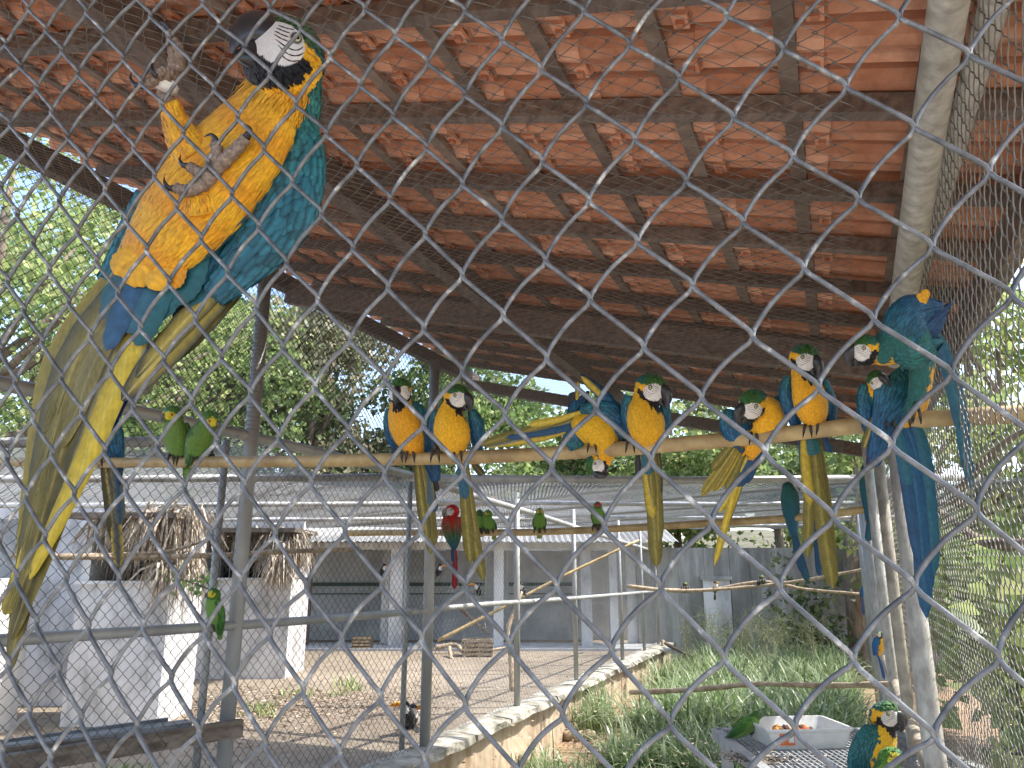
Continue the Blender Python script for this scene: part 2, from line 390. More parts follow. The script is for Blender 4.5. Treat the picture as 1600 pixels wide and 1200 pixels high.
rest.build('roof_tiles', M['tile'], roof, kind='stuff')

# ================================================================== netting, posts, rails of the aviary
Z3 = Vector((0, 0, 1))
fl = thing('aviary_fence', UW(8, WL, YARD), 'left chain link fence on the low wall, grey posts up to the roof edge', 'fence')
def wire(fence, O, A, B, LA, LB, cw, r, mat, **k):
    V, Q = chain_panel(O, A, B, LA, LB, cw, k.pop('ch', cw), r, **k)
    return npmesh('netting', V, Q, mat, fence, kind='stuff')
# lower netting: wall top up to the rail, near and far stretch
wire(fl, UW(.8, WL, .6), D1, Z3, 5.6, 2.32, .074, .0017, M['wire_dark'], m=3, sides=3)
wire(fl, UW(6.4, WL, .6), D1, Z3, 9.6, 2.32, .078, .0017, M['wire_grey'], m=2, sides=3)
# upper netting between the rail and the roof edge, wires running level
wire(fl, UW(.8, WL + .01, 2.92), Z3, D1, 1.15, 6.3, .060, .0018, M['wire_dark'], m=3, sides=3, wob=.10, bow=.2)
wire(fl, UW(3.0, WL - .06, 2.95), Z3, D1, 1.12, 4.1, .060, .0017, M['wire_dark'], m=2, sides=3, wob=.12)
def postx(px, w=WL):   # u of the post whose foot shows at column px on the fence line
    r = ray(px, 885); return (C0 + r * (w / r.dot(D2))).dot(D1)
lp = [(372, .045, 4.12), (668, .048, 4.05), (805, .035, 2.95), (895, .032, 2.95), (966, .032, 2.95), (1000, .03, 2.95), (1022, .03, 2.95)]
for px, r, zt_ in lp:
    u = postx(px); b = MB(); b.tube([UW(u, WL + .02, .55), UW(u, WL + .02, zt_)], r, 14); b.build('post', M['pipe'], fl, smooth=True)
for px in (359, 655):
    u = postx(px) ; b = MB(); b.tube([UW(u, WL - .12, .55), UW(u, WL - .12, 2.9)], .024, 10); b.build('thin_post', M['pipe'], fl, smooth=True)
pts = [atw(x, y, WL) for x, y in ((-60, 585), (0, 599), (165, 632), (330, 668), (490, 705), (640, 742))] 
b = MB(); b.tube(pts, .036, 12); b.build('top_rail', M['pipe'], fl, smooth=True)
pts = [atw(x, y, WL) for x, y in ((640, 742), (740, 775), (836, 803), (915, 829), (1010, 858))]
b = MB(); b.tube(pts, .034, 10); b.build('top_rail', M['pipe_white'], fl, smooth=True)
pts = [atw(x, y, WL + .03) for x, y in ((-60, 1008), (0, 1001), (200, 988), (340, 979), (500, 968), (640, 956))]
b = MB(); b.tube(pts, .028, 10); b.build('middle_rail', M['pipe'], fl, smooth=True)
pts = [atw(x, y, WL + .03) for x, y in ((640, 956), (760, 944), (880, 936), (965, 929), (1020, 924))]
b = MB(); b.tube(pts, .026, 10); b.build('middle_rail', M['pipe_white'], fl, smooth=True)
# lacing wire wound round two posts
for px, z0, z1, r in ((372, 2.95, 4.1, .052), (668, 3.2, 4.0, .055)):
    u = postx(px); n = int((z1 - z0) / .028); pp = []
    for i in range(n * 8): th = i / 8 * 2 * math.pi; pp.append(UW(u, WL + .02, z0 + (z1 - z0) * i / (n * 8)) + D1 * math.cos(th) * r + D2 * math.sin(th) * r)
    b = MB(); b.tube(pp, .0017, 4, caps=False); b.build('lacing_wire', M['galv'], fl)

# sloping net ceiling under the roof
nc = thing('ceiling_net', UW(3, -1.6, RZ(-1.6, -.3)), 'sloping wire net ceiling hung just under the timber rafters', 'net')
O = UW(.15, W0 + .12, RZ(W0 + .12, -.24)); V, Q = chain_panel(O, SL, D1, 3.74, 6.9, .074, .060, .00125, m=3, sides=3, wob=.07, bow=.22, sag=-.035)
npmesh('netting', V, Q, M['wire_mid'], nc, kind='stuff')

# flat net ceilings over the open part and the yard, with cross pipes
zc = 2.90
oc = thing('open_ceiling_net', (2, 11, zc), 'flat grey wire net ceiling over the grassy part of the enclosure', 'net')
V, Q = chain_panel((-3.5, 6.7, zc + .02), (1, 0, 0), (0, 1, 0), 12.2, 9.3, .075, .09, .003, m=1, sides=3, sag=-.04)
npmesh('netting', V, Q, M['wire_grey'], oc, kind='stuff')
yc = thing('yard_ceiling_net', (-7, 9, zc), 'flat grey wire net ceiling over the sandy toucan yard', 'net')
V, Q = chain_panel((-15, 4.6, zc), (1, 0, 0), (0, 1, 0), 13.3, 11.0, .075, .09, .003, m=1, sides=3, sag=-.03)
npmesh('netting', V, Q, M['wire_grey'], yc, kind='stuff')
for (xa, xb, Y, r, lab) in ((-1.35, 4.2, 6.66, .033, 'pale cross pipe nearest the tiled roof, behind the long perch'), (-1.0, 6.1, 9.3, .03, 'second pale cross pipe under the open net ceiling'), (0.2, 7.4, 12.0, .028, 'third pale cross pipe under the open net ceiling'),
                            (.9, 8.2, 14.2, .026, 'farthest pale cross pipe just before the grey back wall')):
    b = MB(); b.tube([(xa, Y, zc - .02), ((xa + xb) / 2, Y, zc - .05), (xb, Y, zc - .02)], r, 10); tag(b.build('cross_pipe', M['pipe_white'], org=(xa, Y, zc), smooth=True), lab, 'pipe', 'cross pipes of the net ceiling')
for (Y, lab) in ((4.65, 'pale cross pipe of the yard net just behind the tail of the climbing macaw'), (6.6, 'second cross pipe over the yard net, behind the green parrots'), (9.4, 'third cross pipe over the sandy yard'), (12.4, 'fourth cross pipe over the sandy yard, before the columns')):
    xb = UW(0, WL, 0); xr = (Y * .394 / .919) - 3.45 / .919 * 1.0 - .1
    b = MB(); b.tube([(-14.5, Y, zc - .02), (-8, Y, zc - .06), (xr, Y, zc - .03)], .034, 10); tag(b.build('cross_pipe', M['pipe_white'], org=(-8, Y, zc), smooth=True), lab, 'pipe', 'cross pipes of the yard net')

# right side fence
fr_ = thing('aviary_fence', UW(6, WR, 0), 'right chain link fence on leaning grey posts in front of bright leaves', 'fence')
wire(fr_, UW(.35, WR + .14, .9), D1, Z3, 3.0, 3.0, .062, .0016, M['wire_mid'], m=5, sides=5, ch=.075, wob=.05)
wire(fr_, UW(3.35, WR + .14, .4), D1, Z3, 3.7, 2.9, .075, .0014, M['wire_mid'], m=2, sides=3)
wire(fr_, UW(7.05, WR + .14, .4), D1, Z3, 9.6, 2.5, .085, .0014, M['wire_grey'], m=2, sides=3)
def vpost(px, Yp, r0, r1, z1, mat, name='post'):
    q = aty(px, 885, Yp); b = MB(); b.tube([(q.x, q.y, 0), (q.x + .006, q.y, z1 * .3), (q.x - .004, q.y, z1 * .6), (q.x, q.y, z1)], [r0, r0 * .97, (r0 + r1) / 2, r1], 14); b.build(name, mat, fr_, smooth=True)
vpost(1424, 3.12, .043, .036, 2.58, M['pole']); vpost(1393, 3.95, .029, .026, 2.75, M['bamboo_grey']); vpost(1375, 5.0, .031, .029, 2.9, M['pole'])
vpost(1364, 6.6, .031, .03, 2.9, M['pipe_white']); vpost(1356, 8.6, .036, .036, 2.9, M['pipe']); vpost(1349, 11.5, .036, .036, 2.9, M['pipe'])
b = MB(); b.tube([U(1492, -60, 1.28), U(1483, 0, 1.40), U(1447, 230, 1.86), U(1412, 470, 2.9), U(1399, 560, 3.4)], [.036, .0365, .040, .049, .050], 18); b.build('brace_pole', M['pole'], fr_, smooth=True)
b = MB(); b.tube([atw(x, y, WR + .02) for x, y in ((1385, 1030), (1400, 1072), (1424, 1130), (1460, 1215))], .034, 10); b.build('bottom_rail', M['bamboo_grey'], fr_, smooth=True)
b = MB(); b.tube([UW(.3, WR + .17, 3.24), UW(3.4, WR + .17, 3.24), UW(6.9, WR + .17, 3.2)], .03, 10); b.build('top_rail', M['pole'], fr_, smooth=True)
b = MB(); b.tube([UW(4.4, WR + .04, zc - .05), UW(9, WR + .04, zc - .05), UW(16, WR + .04, zc - .05)], .03, 10); b.build('top_rail', M['pipe_white'], fr_, smooth=True)

# ================================================================== perches
def cr(pts, n):
    """catmull-rom through tuples of any length"""
    P = [np.array(p, float) for p in pts]; P = [2 * P[0] - P[1]] + P + [2 * P[-1] - P[-2]]; out = []; m = len(P) - 3
    for i in range(n + 1):
        t = i / n * m; k = min(int(t), m - 1); t -= k; a, b_, c, d = P[k:k + 4]
        out.append(.5 * ((2 * b_) + (c - a) * t + (2 * a - 5 * b_ + 4 * c - d) * t * t + (3 * b_ - a - 3 * c + d) * t ** 3))
    return out
def bamboo(name, pts, r, label, cat, mat, node=.38, wob=.0, group=None, seg=60, cut=True):
    P = [Vector(p) for p in cr(pts, seg)]; root = tag(None or bpy.data.objects.new(name, None), label, cat, group); COL.objects.link(root); root.location = P[0]
    rs = [r * (1 + .04 * math.sin(i * .9) + wob * rr.uniform(-1, 1)) for i in range(len(P))]
    # one culm piece per internode
    b = MB(); L = 0; nodes = []
    for i in range(1, len(P)):
        L += (P[i] - P[i - 1]).length
        if L > node: nodes.append(i); L = 0
    b.tube(P, rs, 14); b.build('culm', mat, root, smooth=True)
    for i in nodes:
        t = (P[i] - P[i - 1]).normalized(); b = MB(); b.tube([P[i] - t * .007, P[i] - t * .003, P[i] + t * .003, P[i] + t * .007], [rs[i] * 1.0, rs[i] * 1.09, rs[i] * 1.09, rs[i] * 1.0], 14, caps=False); b.build('node_ring', mat, root, smooth=True)
    return root
UP1 = 3.12
def PP(px, py, u=None):
    if u is not None: return atu(px, py, u)
    return U(px, py, 1 / (.2326 + .000135 * px))
perch_px = [(-90, 722), (0, 722), (150, 723), (300, 722), (450, 721), (600, 718), (750, 714), (900, 706), (1050, 695), (1200, 681), (1350, 664), (1480, 653), (1640, 645)]
def perch_y(px):
    xs = [p[0] for p in perch_px]; return float(np.interp(px, xs, [p[1] for p in perch_px]))
bamboo('bamboo_perch', [PP(*p) for p in perch_px], .0275, 'long thick bamboo perch crossing the whole aviary, carrying most of the macaws', 'perch', M['bamboo'], .47)
U2 = 6.35
p2_px = [(540, 833), (640, 832), (800, 832), (900, 829), (1000, 824), (1100, 818), (1200, 812), (1300, 803), (1392, 789)]
def p2_y(px): return float(np.interp(px, [p[0] for p in p2_px], [p[1] for p in p2_px]))
bamboo('bamboo_perch', [PP(x, y, U2) for x, y in p2_px], .031, 'second bamboo perch farther back, carrying the red macaw and small green parrots', 'perch', M['bamboo'], .5)
def branch(name, pix, r0, r1, label, cat, mat, group=None, seg=26, n=8, jit=.15):
    P = [Vector(p) for p in cr([U(x, y, d) for x, y, d in pix], seg)]
    rs = [(r0 + (r1 - r0) * i / seg) * (1 + rr.uniform(-jit, jit)) for i in range(seg + 1)]
    b = MB(); b.tube(P, rs, n); return tag(b.build(name, mat, org=P[0], smooth=True), label, cat, group)
branch('branch_perch', [(980, 916, 12), (1060, 923, 12), (1160, 918, 12), (1260, 906, 11.6), (1358, 888, 11.2)], .030, .022, 'upper of two thin pale perches crossing before the grey back wall', 'perch', M['branch'], 'thin far perches')
branch('branch_perch', [(1000, 920, 12.3), (1100, 922, 12.2), (1190, 909, 12), (1262, 921, 11.9), (1344, 928, 11.6)], .028, .02, 'lower sagging thin perch before the grey back wall', 'perch', M['branch'], 'thin far perches')
branch('branch_perch', [(985, 1082, 8.2), (1090, 1077, 7.6), (1180, 1069, 7.1), (1290, 1071, 6.5), (1390, 1069, 5.8)], .028, .022, 'long pale branch perch low over the green grass', 'perch', M['branch'])
branch('diagonal_stick', [(684, 1001, 9.2), (780, 952, 9.6), (880, 900, 10.1), (998, 844, 10.6)], .024, .018, 'straight pale stick slanting up across the left fence', 'stick', M['bamboo'], jit=.03)
branch('branch_perch', [(20, 868, 5.6), (110, 870, 5.7), (200, 871, 5.8), (330, 868, 6.0), (440, 862, 6.2), (560, 858, 6.6)], .024, .018, 'thin pale branch perch running in front of the palm thatch', 'perch', M['branch'])
branch('branch_perch', [(120, 868, 5.75), (200, 866, 5.8), (260, 862, 5.9), (318, 846, 6.0)], .017, .011, 'short twig perch forking upward beside the palm thatch', 'perch', M['branch'])
branch('dead_branch', [(1028, 1085, 14), (1032, 1050, 14.2), (1036, 1000, 14.5)], .05, .03, 'forked pale stump leaning in the corner of the back wall', 'branch', M['branch'])
branch('dead_branch', [(1038, 1004, 14.3), (1060, 1016, 14.2), (1090, 1027, 14), (1150, 1026, 13.6)], .035, .02, 'dark fallen branch reaching from the wall corner over the grass', 'branch', M['plank'])
# ================================================================== ribbons, leaves, trees
def ribbons(P, W, side):
    """P (N,M,3) centre lines, W (N,M) half widths, side (N,3)"""
    N, Mn, _ = P.shape; S = side[:, None, :] * W[..., None]
    V = np.stack([P - S, P + S], 2).reshape(-1, 3); i = np.arange(N * Mn * 2).reshape(N, Mn, 2)
    Q = np.stack([i[:, :-1, 0], i[:, :-1, 1], i[:, 1:, 1], i[:, 1:, 0]], -1).reshape(-1, 4); return V, Q
def unit(a): return a / (np.linalg.norm(a, axis=-1, keepdims=True) + 1e-9)
def leaves(C, size, asp=.45, droop=.3, rng=RNG, fold=.25):
    """C (N,3) -> folded pointed leaves, 6 verts / 4 tris as 2 quads"""
    N = len(C); d = rng.normal(size=(N, 3)); d[:, 2] -= droop; d = unit(d); n = rng.normal(size=(N, 3)); n[:, 2] += .8
    s = unit(np.cross(d, n)); up = np.cross(s, d); L = (size * rng.uniform(.6, 1.3, N))[:, None]; w_ = L * asp
    b = C; t = C + d * L; l = C + d * L * .45 + s * w_ + up * L * fold * .5; r = C + d * L * .45 - s * w_ + up * L * fold * .5
    V = np.stack([b, r, t, l], 1).reshape(-1, 3); i = np.arange(N * 4).reshape(N, 4)
    Q = np.concatenate([i[:, [0, 1, 2]], i[:, [0, 2, 3]]]); return V, Q
def leaf_cols(N, pal, per=4, rng=RNG, jit=.25):
    pal = np.array(pal); pal = pal * .84 + pal.mean(1, keepdims=True) * .22; c = pal[rng.integers(0, len(pal), N)] * rng.uniform(1 - jit, 1 + jit, (N, 1)); return np.repeat(c, per, 0)
M['leaf'] = vcol('green_leaves', .45, 3, .2, bump=0, spec=.4, transl=.5)
M['bark'] = mottled('grey_brown_bark', (.10, .075, .05), (.25, .2, .15), 7, .9, 0, (1, 1, .3), .6, .02)
GR = [(0.145, 0.246, 0.051), (0.217, 0.319, 0.072), (0.102, 0.174, 0.036), (0.304, 0.377, 0.102)]
DG = [(0.053, 0.105, 0.03), (0.09, 0.15, 0.045), (0.135, 0.195, 0.06), (0.18, 0.225, 0.075)]
YG = [(0.238, 0.336, 0.07), (0.336, 0.42, 0.098), (0.168, 0.266, 0.056), (0.42, 0.462, 0.14)]
BG = [(0.182, 0.196, 0.084), (0.28, 0.266, 0.14), (0.14, 0.168, 0.063), (0.378, 0.336, 0.196)]
def tree(px, Y, ztop, cr_, nl, size, pal, label, group, clumps=16, zlow=None, seed=1, asp=.4, base=0.0):
    rg = np.random.default_rng(seed); r_ = ray(px, 885); X = r_.x / r_.y * Y; zlow = ztop - 2 * cr_ if zlow is None else zlow
    t = thing('tree', (X, Y, base), label, 'tree', group); zc_ = (ztop + zlow) / 2; hz = (ztop - zlow) / 2
    cc = []
    for i in range(clumps):
        a = rg.uniform(0, 6.28); q = math.sqrt(rg.uniform(.05, 1)); zz = rg.uniform(-1, 1); k = math.sqrt(max(.15, 1 - zz * zz))
        cc.append((X + math.cos(a) * q * cr_ * k, Y + math.sin(a) * q * cr_ * k, zc_ + zz * hz * .85, rg.uniform(.28, .5) * cr_))
    b = MB(); b.tube([(X, Y, base - .1), (X + .1, Y, base + (zlow - base) * .5), (X + .05, Y + .1, zlow + .3), (X, Y, zc_), (X, Y, zc_ + hz * .5)], [.2, .16, .13, .09, .03], 8); b.build('trunk', M['bark'], t, smooth=True)
    for i in range(min(9, clumps)):
        c = cc[i]; s = Vector((X, Y, zlow + (c[2] - zlow) * .35 + .2)); e = Vector(c[:3]); mid = s.lerp(e, .5) + Vector((rg.normal() * .2, rg.normal() * .2, .2))
        b = MB(); b.tube([s, mid, e], [.07, .045, .015], 6); b.build('limb', M['bark'], t, smooth=True)
    per = nl // clumps; P = []
    for c in cc:
        d = unit(rg.normal(size=(per, 3))) * (rg.uniform(.15, 1, (per, 1)) ** .5) * c[3]; d[:, 2] *= .75; P.append(np.array(c[:3]) + d)
    P = np.concatenate(P); V, Q = leaves(P, size, asp, rng=rg); npmesh('crown', V, Q, M['leaf'], t, cols=leaf_cols(len(P), pal, rng=rg), kind='stuff')
    return t
TG = 'trees beyond the aviary'
tree(-90, 10, 9.5, 2.6, 4200, .11, YG, 'airy light green tree at the far left edge, sky showing through it', TG, 18, 3.2, 11)
tree(120, 13, 8.6, 2.6, 6000, .13, YG, 'light green tree behind the left fence, beyond the tail of the climbing macaw', TG, 18, 3.0, 12)
tree(250, 17, 8.4, 3.0, 11000, .16, GR, 'leafy tree behind the grey post left of the two green parrots', TG, 20, 3.0, 13)
tree(470, 20, 9.0, 3.2, 12000, .18, BG, 'brownish green dense tree seen right of the left grey post', TG, 22, 3.2, 14)
tree(560, 24, 8.2, 3.0, 9000, .2, DG, 'dark green tree low behind the two upright macaws', TG, 18, 2.8, 15)
tree(700, 22, 8.6, 2.8, 9000, .18, GR, 'bright green tree under the far roof corner', TG, 18, 3.2, 16)
tree(880, 26, 9.4, 3.6, 9000, .22, GR, 'green tree behind the macaw that bends under the perch', TG, 18, 3.2, 17)
tree(1060, 25, 8.4, 3.2, 9000, .2, YG, 'sunlit yellow green tree between the middle macaws', TG, 18, 2.6, 18)
tree(1220, 22, 6.0, 2.6, 8000, .18, YG, 'sunlit yellow green tree behind the grey back wall on the right', TG, 16, 2.6, 19)
tree(1330, 19, 5.6, 2.0, 6000, .15, GR, 'small green tree behind the right end of the back wall', TG, 12, 2.0, 20)
tree(10, 19, 12.5, 3.2, 5000, .17, GR, 'tall tree far behind the left edge of the roof', TG, 16, 4.0, 21)
tree(330, 28, 12.5, 4.2, 9000, .26, GR, 'tall far tree rising behind the left fence', TG, 18, 4, 22)
tree(1560, 9, 6.2, 2.0, 6000, .12, YG, 'bright tree right of the fence at the far right edge', TG, 14, 1.0, 23)
tree(1470, 15, 6.8, 2.6, 7000, .15, YG, 'yellow green tree farther off behind the right fence', TG, 14, 1.2, 25)
# distant mass of trees and a hillside
rg = np.random.default_rng(5); n = 26000
ang = rg.uniform(-.95, .85, n); dist = rg.uniform(30, 44, n); hh = 4.6 + 2.2 * np.sin(ang * 9) + 1.4 * np.sin(ang * 23 + 1)
P = np.stack([np.sin(ang) * dist, np.cos(ang) * dist, rg.uniform(.4, 1, n) ** .7 * hh + .5 + (dist - 30) * .1], -1)
V, Q = leaves(P, .42, .5, rng=rg); tag(npmesh('distant_trees', V, Q, M['leaf'], org=(0, 34, 0), cols=leaf_cols(n, DG + BG + GR, rng=rg), kind='stuff'), 'distant wood closing the view behind the trees', 'trees')
M['hill'] = ground_mat('dry_hillside', (.05, .06, .025), (.11, .10, .055), (.19, .165, .11), .8)
xs = np.linspace(-60, 60, 80); ys = np.linspace(19, 70, 30); Xg, Yg = np.meshgrid(xs, ys); Zg = np.clip((Yg - 19) * .11, 0, 4.6) * (1 + .1 * np.sin(Xg * .4)) - .02
V = np.stack([Xg, Yg, Zg], -1).reshape(-1, 3); i = np.arange(80 * 30).reshape(30, 80); Q = np.stack([i[:-1, :-1], i[:-1, 1:], i[1:, 1:], i[1:, :-1]], -1).reshape(-1, 4)
tag(npmesh('hillside', V, Q, M['hill'], org=(0, 0, 0), smooth=True), kind='structure')

rg = np.random.default_rng(6); n = 9000
P = np.stack([rg.uniform(2, 14, n), rg.uniform(17.5, 24, n), np.zeros(n)], -1); P[:, 2] = rg.random(n) * (.8 + .28 * (P[:, 1] - 17)) + (P[:, 1] - 19).clip(0) * .11
V, Q = leaves(P, .2, .3, rng=rg); tag(npmesh('undergrowth', V, Q, M['leaf'], org=(8, 20, 0), cols=leaf_cols(n, BG + GR + YG, rng=rg), kind='stuff'), 'tangled undergrowth on the slope behind the back wall', 'undergrowth')
# big leafed shrubs close behind the right fence
def shrub(u, w_, z0, z1, rad, nl, size, pal, label, seed, asp=.5):
    rg = np.random.default_rng(seed); c = UW(u, w_, z0); t = thing('leafy_shrub', (c.x, c.y, 0), label, 'shrub', 'shrubs behind the right fence'); stems = []
    for k in range(7):
        a = rg.uniform(0, 6.28); q = rg.uniform(.3, 1) * rad; e = Vector((c.x + math.cos(a) * q, c.y + math.sin(a) * q, z0 + (z1 - z0) * rg.uniform(.5, 1)))
        s = Vector((c.x + rg.normal() * .08, c.y + rg.normal() * .08, 0)); mid = s.lerp(e, .55) + Vector((rg.normal() * .12, rg.normal() * .12, .1)); b = MB(); pts = cr([s, mid, e], 8)
        b.tube(pts, [.028 * (1 - i / 9.5) for i in range(9)], 6); b.build('stem', M['bark'], t, smooth=True); stems.append(pts)
    P = []
    for _ in range(nl // 12):
        pts = stems[rg.integers(0, 7)]; j = rg.integers(3, 9); cc = np.array(pts[j]) + rg.normal(size=3) * .10 * rad; P.append(cc + rg.normal(size=(12, 3)) * .16 * rad)
    P = np.concatenate(P); V, Q = leaves(P, size, asp, rng=rg, droop=.1); npmesh('foliage', V, Q, M['leaf'], t, cols=leaf_cols(len(P), pal, rng=rg), kind='stuff')
shrub(3.2, 1.9, .5, 3.0, .9, 1300, .12, YG + GR, 'sunlit big leafed shrub nearest the camera behind the right fence', 31, .62)
shrub(4.8, 1.5, .4, 2.6, .9, 1600, .12, YG, 'bright yellow green shrub behind the right fence posts', 32, .6)
shrub(2.2, 2.6, 1.4, 4.6, 1.2, 1500, .10, GR + YG, 'tall leafy shrub whose top shows beside the roof edge on the right', 33, .45)
shrub(7.4, 1.6, .3, 2.6, 1.0, 2000, .12, YG, 'shrub farther along behind the right fence', 34, .55)
shrub(11, 1.7, .3, 2.8, 1.2, 2400, .14, YG, 'bright shrub beside the right end of the back wall', 35, .5)
shrub(6.0, 3.4, 1.2, 5.2, 1.5, 2600, .13, DG + GR, 'tall darker shrub behind the others on the right', 36, .45)
shrub(1.5, 1.7, .1, 1.9, .6, 500, .12, DG + GR, 'low shrub at the lower right corner behind the fence', 37, .6)
branch('tree_limb', [(1640, 850, 3.6), (1560, 850, 3.8), (1520, 838, 4.0), (1490, 815, 4.3), (1470, 800, 4.6)], .035, .02, 'bare brown limb crossing behind the right fence at mid height', 'branch', M['bark'])
branch('tree_limb', [(1500, 765, 4.5), (1560, 700, 4.2), (1630, 655, 4.0)], .025, .012, 'thin dark limb slanting up behind the right fence', 'branch', M['bark'])

# the grass
M['grass'] = vcol('tall_grass_blades', .36, 2, .15, bump=0, spec=.5, transl=.4)
def grass_patch(name, boxes, label, seed, pal):
    rg = np.random.default_rng(seed); Vs = []; Qs = []; Cs = []; off = 0
    for (ua, ub, wa, wb_, n, h0, h1, wd) in boxes:
        nc_ = max(3, n // 26); cu = rg.uniform(ua, ub, nc_); cw_ = rg.uniform(wa, wb_, nc_); ci = rg.integers(0, nc_, n)
        u = cu[ci] + rg.normal(size=n) * .09; w_ = cw_[ci] + rg.normal(size=n) * .09; h = rg.uniform(h0, h1, n) * (.7 + .5 * rg.random(nc_)[ci])
        D1a, D2a = np.array(D1), np.array(D2); B = u[:, None] * D1a + w_[:, None] * D2a
        a = rg.uniform(0, 6.28, n); dr = np.stack([np.cos(a), np.sin(a), 0 * a], -1); ln = rg.uniform(.2, 1.05, n) * h
        ts = np.array([0, .3, .6, .82, 1.0]); P = B[:, None, :] + dr[:, None, :] * (ln[:, None] * ts ** 2)[..., None]
        P[..., 2] = h[:, None] * (ts - .38 * ts ** 3 * (ln / h * 1.5)[:, None]); W = wd * rg.uniform(.6, 1.3, n)[:, None] * np.array([.7, 1, .9, .6, .08])
        side = np.stack([-np.sin(a), np.cos(a), 0 * a], -1); V, Q = ribbons(P, W, side); Vs.append(V); Qs.append(Q + off); off += len(V); Cs.append(leaf_cols(n, pal, 10, rg))
    return tag(npmesh(name, np.concatenate(Vs), np.concatenate(Qs), M['grass'], org=(0, 0, 0), cols=np.concatenate(Cs), kind='stuff'), label, 'grass')
GP = [(.20, .30, .08), (.27, .37, .12), (.35, .44, .20), (.14, .22, .06), (.42, .48, .26)]
grass_patch('tall_grass', [(9.0, 15.5, -2.35, -.05, 15000, .45, .95, .012), (7.5, 9.3, -2.2, -.1, 5200, .35, .7, .010), (5.9, 7.6, -2.5, -.9, 2600, .2, .5, .007), (6.5, 9.0, -1.0, -.05, 2600, .3, .6, .008), (6.6, 7.8, -2.9, -2.5, 380, .3, .6, .007), (9.6, 10.6, -3.2, -2.9, 260, .4, .9, .007), (13, 15.6, -3.1, -2.3, 900, .4, .8, .008)],
            'tall green grass filling the far half of the enclosure', 41, GP)
gp = grass_patch('yard_weeds', [(3.7, 4.7, -5.6, -4.4, 500, .06, .16, .006)], 'small bright weeds under the planks at the lower left', 42, YG)
gp.location.z += YARD
gp = grass_patch('yard_weeds', [(8.0, 9.2, -6.6, -5.9, 160, .06, .22, .006), (6.9, 7.6, -6.3, -5.8, 120, .05, .15, .006)], 'scattered weeds growing in the sandy yard near the white boxes', 43, YG)
gp.location.z += YARD
# airy seed heads standing over the grass
rg = np.random.default_rng(44); n = 90; st = []
for k in range(n):
    c = np.array(UW(rg.uniform(11.5, 15), rg.uniform(-2.4, -.3), 0)); hh = rg.uniform(1.0, 1.45); a = rg.uniform(0, 6.28); e = c + np.array([math.cos(a) * .15, math.sin(a) * .15, hh])
    st.append([c, (c + e) / 2 + [0, 0, .05], e - (e - c) * .02, e])
    for j in range(22):
        s = c + (e - c) * rg.uniform(.72, 1); d = rg.normal(size=3) * .09; st.append([s, s + d * .5 + [0, 0, .02], s + d * .8, s + d])
st = np.array(st); V, Q = tubes_np(st, .0022, 3, (.3, .9, .2)); tag(npmesh('grass_seed_heads', V, Q, M['grass'], org=(0, 0, 0), cols=np.tile([[.30, .32, .16]], (len(V), 1)), kind='stuff'), 'feathery pale seed heads over the tall grass', 'grass')
# leaf litter
M['litter'] = vcol('dry_leaf_litter', .85, 6, .2, bump=0)
def litter(name, n, fn, size, label, seed, pal=((.30, .20, .12), (.42, .31, .2), (.2, .13, .08), (.5, .4, .28))):
    rg = np.random.default_rng(seed); C = fn(rg, n); V, Q = leaves(C, size, .35, droop=0, rng=rg); z0 = np.repeat(C[:, 2], 4); V[:, 2] = z0 + .004 + np.abs(V[:, 2] - z0) * .25
    tag(npmesh(name, V, Q, M['litter'], org=(0, 0, 0), cols=leaf_cols(n, pal, rng=rg), kind='stuff'), label, 'litter')
D1a, D2a = np.array(D1), np.array(D2)
litter('fallen_leaves', 3600, lambda r, n: r.uniform(5.5, 12, n)[:, None] * D1a + r.uniform(-3.2, -.5, n)[:, None] * D2a + [0, 0, .05], .05, 'dry leaves on the sandy floor beside the low wall', 51)
litter('yard_leaves', 2600, lambda r, n: (7.6 + r.normal(size=n) * .8)[:, None] * D1a + (-6.1 + r.normal(size=n) * .7)[:, None] * D2a + [0, 0, YARD], .06, 'dry leaves gathered in front of the white boxes', 52)
litter('yard_debris', 1800, lambda r, n: np.stack([r.uniform(-8, 2, n), r.uniform(6, 15.5, n), np.full(n, YARD)], -1), .05, 'scattered dry bits over the sandy yard', 53)

